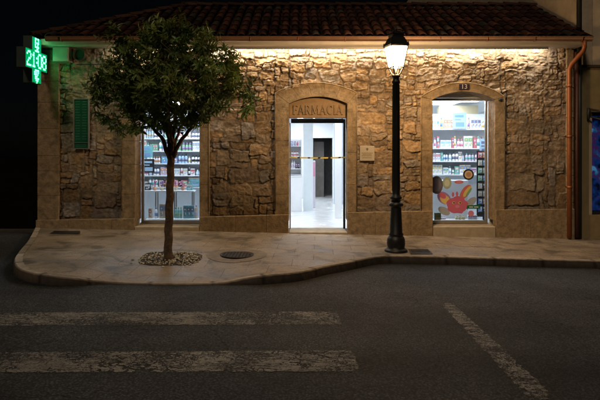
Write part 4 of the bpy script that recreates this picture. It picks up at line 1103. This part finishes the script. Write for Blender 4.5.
# left window display
shelving('display_shelving','white display shelving with six shelves behind the left window', -3.95,-2.05,1.35,1.75,[.84,1.10,1.37,1.65,1.93,2.22],2.5,z0=.03,backm=cmat('pale_blue_back',(.78,.82,.86)))
for nm, z_, pal, h0, h1 in (('top',2.22,['white','beige','orange','sky','white'],.12,.24),('second',1.93,['white','white','green','beige','sky'],.12,.24),('third',1.65,['white','lilac','green','navy','sky'],.12,.24),
      ('fourth',1.37,['white','violet','teal','pink','sky','blue'],.12,.21),('fifth',1.10,['white','sky','red','black','lilac'],.12,.21),('lowest',.84,['beige','pink','black','red','orange'],.12,.21)):
    row(-3.85,-2.12,1.42,z_,'the %s shelf of the left window' % nm,pal,h0,h1,gapp=.03)
card('poster', -2.28,.98,.86,.24,.17,PM['teal'],'small teal card at the right edge of the left window','poster',PM['sky'])
card('poster', -3.36,1.0,1.50,.30,.26,PM['teal'],'teal and blue picture card in the upper left of the left window','poster',PM['blue'])
card('poster', -3.30,1.0,1.17,.26,.30,PM['black'],'dark photo card in the middle of the left window','poster',PM['sky'])
# row of pots with pink flowers standing on a white bench
bn = empty('display_bench', (-2.88,.85,.03)); tag(bn,'long white bench with thin legs inside the left window','bench')
bm = new(); box(bm,-.62,.62,-.12,.12,.74,.77,bev=.004); obj('top', bm, M['white'], bn)
for sx_ in (-.58,-.2,.2,.58):
    bm = new(); box(bm,sx_-.012,sx_+.012,-.10,-.076,0,.74); box(bm,sx_-.012,sx_+.012,.076,.10,0,.74); box(bm,sx_-.01,sx_+.01,-.076,.076,.1,.12); obj('leg', bm, M['alu'], bn)
fm = {'pink':PM['pink'],'violet':PM['violet'],'red':PM['red']}
for i in range(8):
    x = -3.42+i*.15; c_ = ['beige','black','pink','violet','pink','pink','orange','teal'][i]
    if i in (0,1,7):
        o = bpy.data.objects.new('gift_box', product_mesh('carton',c_,'white',.12,.15,.06)); col.objects.link(o); o.location = (x,.84,.80)
        tag(o,'%s gift box standing on the white bench in the left window' % c_,'box'); continue
    e_ = empty('flower_pot',(x,.84,.80)); tag(e_,'pot of %s flowers, %s from the left on the white bench' % ('violet' if c_=='violet' else 'pink',['','','first','second','third','fourth','fifth',''][i]),'flower pot')
    bm = new(); lathe(bm,[(.03,0),(.045,.07),(.04,.07)],seg=10); obj('pot',bm,PM['beige' if i%2 else 'orange'],e_)
    bm = new()
    for k in range(14):
        a = rp.uniform(0,6.28); r_ = rp.uniform(0,.055); zz = rp.uniform(.10,.20)
        tube(bm,[(0,0,.06),(math.cos(a)*r_,math.sin(a)*r_,zz)],.0025,seg=3); 
        bmesh.ops.create_icosphere(bm,subdivisions=1,radius=.016,matrix=Matrix.Translation((math.cos(a)*r_,math.sin(a)*r_,zz)))
    obj('flowers',bm,fm['violet'] if c_=='violet' else fm['pink'],e_)
row(-3.2,-2.06,.66,.218,'the floor ledge of the left window',['white','sky','orange','teal','beige'],.15,.36,gapp=.08)
row(2.72,3.8,.60,.201,'the floor ledge of the right window',['white','sky','pink','beige'],.06,.12,gapp=.25)
# low items on the window floor
bm = new(); box(bm,-3.24,-2.04,.515,.75,.03,.217,bev=.005); o = obj('display_ledge', bm, M['white']); tag(o,'low white ledge along the inside of the left window','ledge')
bm = new(); box(bm,2.68,3.84,.515,.75,.03,.20,bev=.005); o = obj('display_ledge', bm, M['white']); tag(o,'low white ledge along the inside of the right window','ledge')

# seen through the door
shelving('wall_shelving','white shelving with cosmetics seen through the left of the doorway', -1.1,.05,4.0,4.4,[1.18,1.50,1.80],1.98,z0=1.0)
row(-1.0,.0,4.1,1.50,'the middle shelf seen through the doorway',['pink','white','teal','green'],.12,.24)
row(-1.0,.0,4.1,1.80,'the top shelf seen through the doorway',['white','pink','blue'],.09,.15)
row(-1.0,.0,4.1,1.18,'the lowest shelf seen through the doorway',['black','beige','navy','white'],.12,.27)
e_ = empty('counter',(-.5,4.1,.03)); tag(e_,'white pharmacy counter unit below the shelving seen through the doorway','counter')
bm = new(); box(bm,-.6,.55,-.25,.3,0,.92,bev=.006); obj('cabinet',bm,M['white'],e_); bm = new(); box(bm,-.62,.57,-.27,.32,.922,.958,bev=.004); obj('worktop',bm,M['white'],e_)
e_ = empty('glass_screen',(.22,4.0,.03)); tag(e_,'tall pale glass screen standing upright inside the doorway','screen')
bm = new(); box(bm,-.12,.12,-.01,.01,0,2.68); obj('panel',bm,mat('frosted_panel',(.70,.76,.80),rough=.25,var=.05),e_)
bm = new(); box(bm,-.135,-.121,-.02,.02,0,2.7); box(bm,.121,.135,-.02,.02,0,2.7); obj('edge_strip',bm,M['white'],e_)
e_ = empty('glass_screen',(1.22,6.0,.03)); tag(e_,'pale blue glass partition at the right inside the doorway','screen')
bm = new(); box(bm,-.18,.10,-.01,.01,0,2.6); obj('panel',bm,mat('blue_panel',(.48,.55,.64),rough=.25,var=.05),e_)
bm = new(); box(bm,-.20,-.18,-.02,.02,0,2.6); obj('edge_strip',bm,M['white'],e_)
e_ = empty('display_stand',(.36,4.9,.03)); tag(e_,'narrow pink and white display stand beside the dark inner doorway','display stand')
bm = new(); box(bm,-.08,.08,-.08,.08,0,1.35,bev=.01); obj('column',bm,cmat('pale_lilac',(.55,.50,.60)),e_); bm = new(); box(bm,-.07,.07,-.085,-.081,.9,1.3); obj('picture',bm,PM['pink'],e_)
# barrier tape
tp = empty('barrier_tape',(.36,.20,1.50)); tag(tp,'yellow and black striped tape stretched across the open doorway','tape')
bm = new(); nseg = 22
for k in range(nseg):
    x0 = -.572+k*1.144/nseg; x1 = x0+1.144/nseg; z = lambda x: .012*(x/.57)**2+.0*x
    mi = 0 if k%4 in (0,1,2) else 1
    v = [bm.verts.new(q) for q in ((x0,0,z(x0)-.014),(x1,0,z(x1)-.014),(x1+.008,0,z(x1)+.014),(x0+.008,0,z(x0)+.014))]; bm.faces.new(v).material_index = mi
o = obj('tape', bm, [mat('tape_yellow',(.75,.66,.20),rough=.4), PM['black']], tp)

# ---------------------------------------------------------------- light, sky, camera
w = bpy.data.worlds.new('World'); scn.world = w; w.use_nodes = True
N = w.node_tree.nodes; L = w.node_tree.links
sky = N.new('ShaderNodeTexSky'); sky.sky_type = 'NISHITA'; sky.sun_disc = False
EL, AZ = 44, 202     # where the added warm fill comes from; it stands in for street lamps
sky.sun_elevation = R(EL); sky.sun_rotation = R(AZ)
L.new(sky.outputs[0], N['Background'].inputs[0]); N['Background'].inputs[1].default_value = .0003
sd = bpy.data.lights.new('street_fill','SUN'); sd.energy = .64; sd.angle = R(10); sd.color = (1,.80,.58)
so = bpy.data.objects.new('street_fill', sd); col.objects.link(so)
a = R(AZ); d = Vector((math.sin(a)*math.cos(R(EL)), math.cos(a)*math.cos(R(EL)), math.sin(R(EL))))   # towards the fill lamp
so.rotation_euler = d.to_track_quat('Z','Y').to_euler()

cd = bpy.data.cameras.new('camera'); cam = bpy.data.objects.new('camera', cd); col.objects.link(cam)
cam.location = (0,-DW,CAMH); cam.rotation_euler = (R(90),0,0)
cd.sensor_width = 36; cd.lens = 36*F/600; cd.shift_y = -(200-HY)/600; cd.clip_end = 2000; cd.clip_start = .05
scn.camera = cam
scn.view_settings.view_transform = 'Standard'; scn.view_settings.look = 'None'; scn.view_settings.exposure = 0
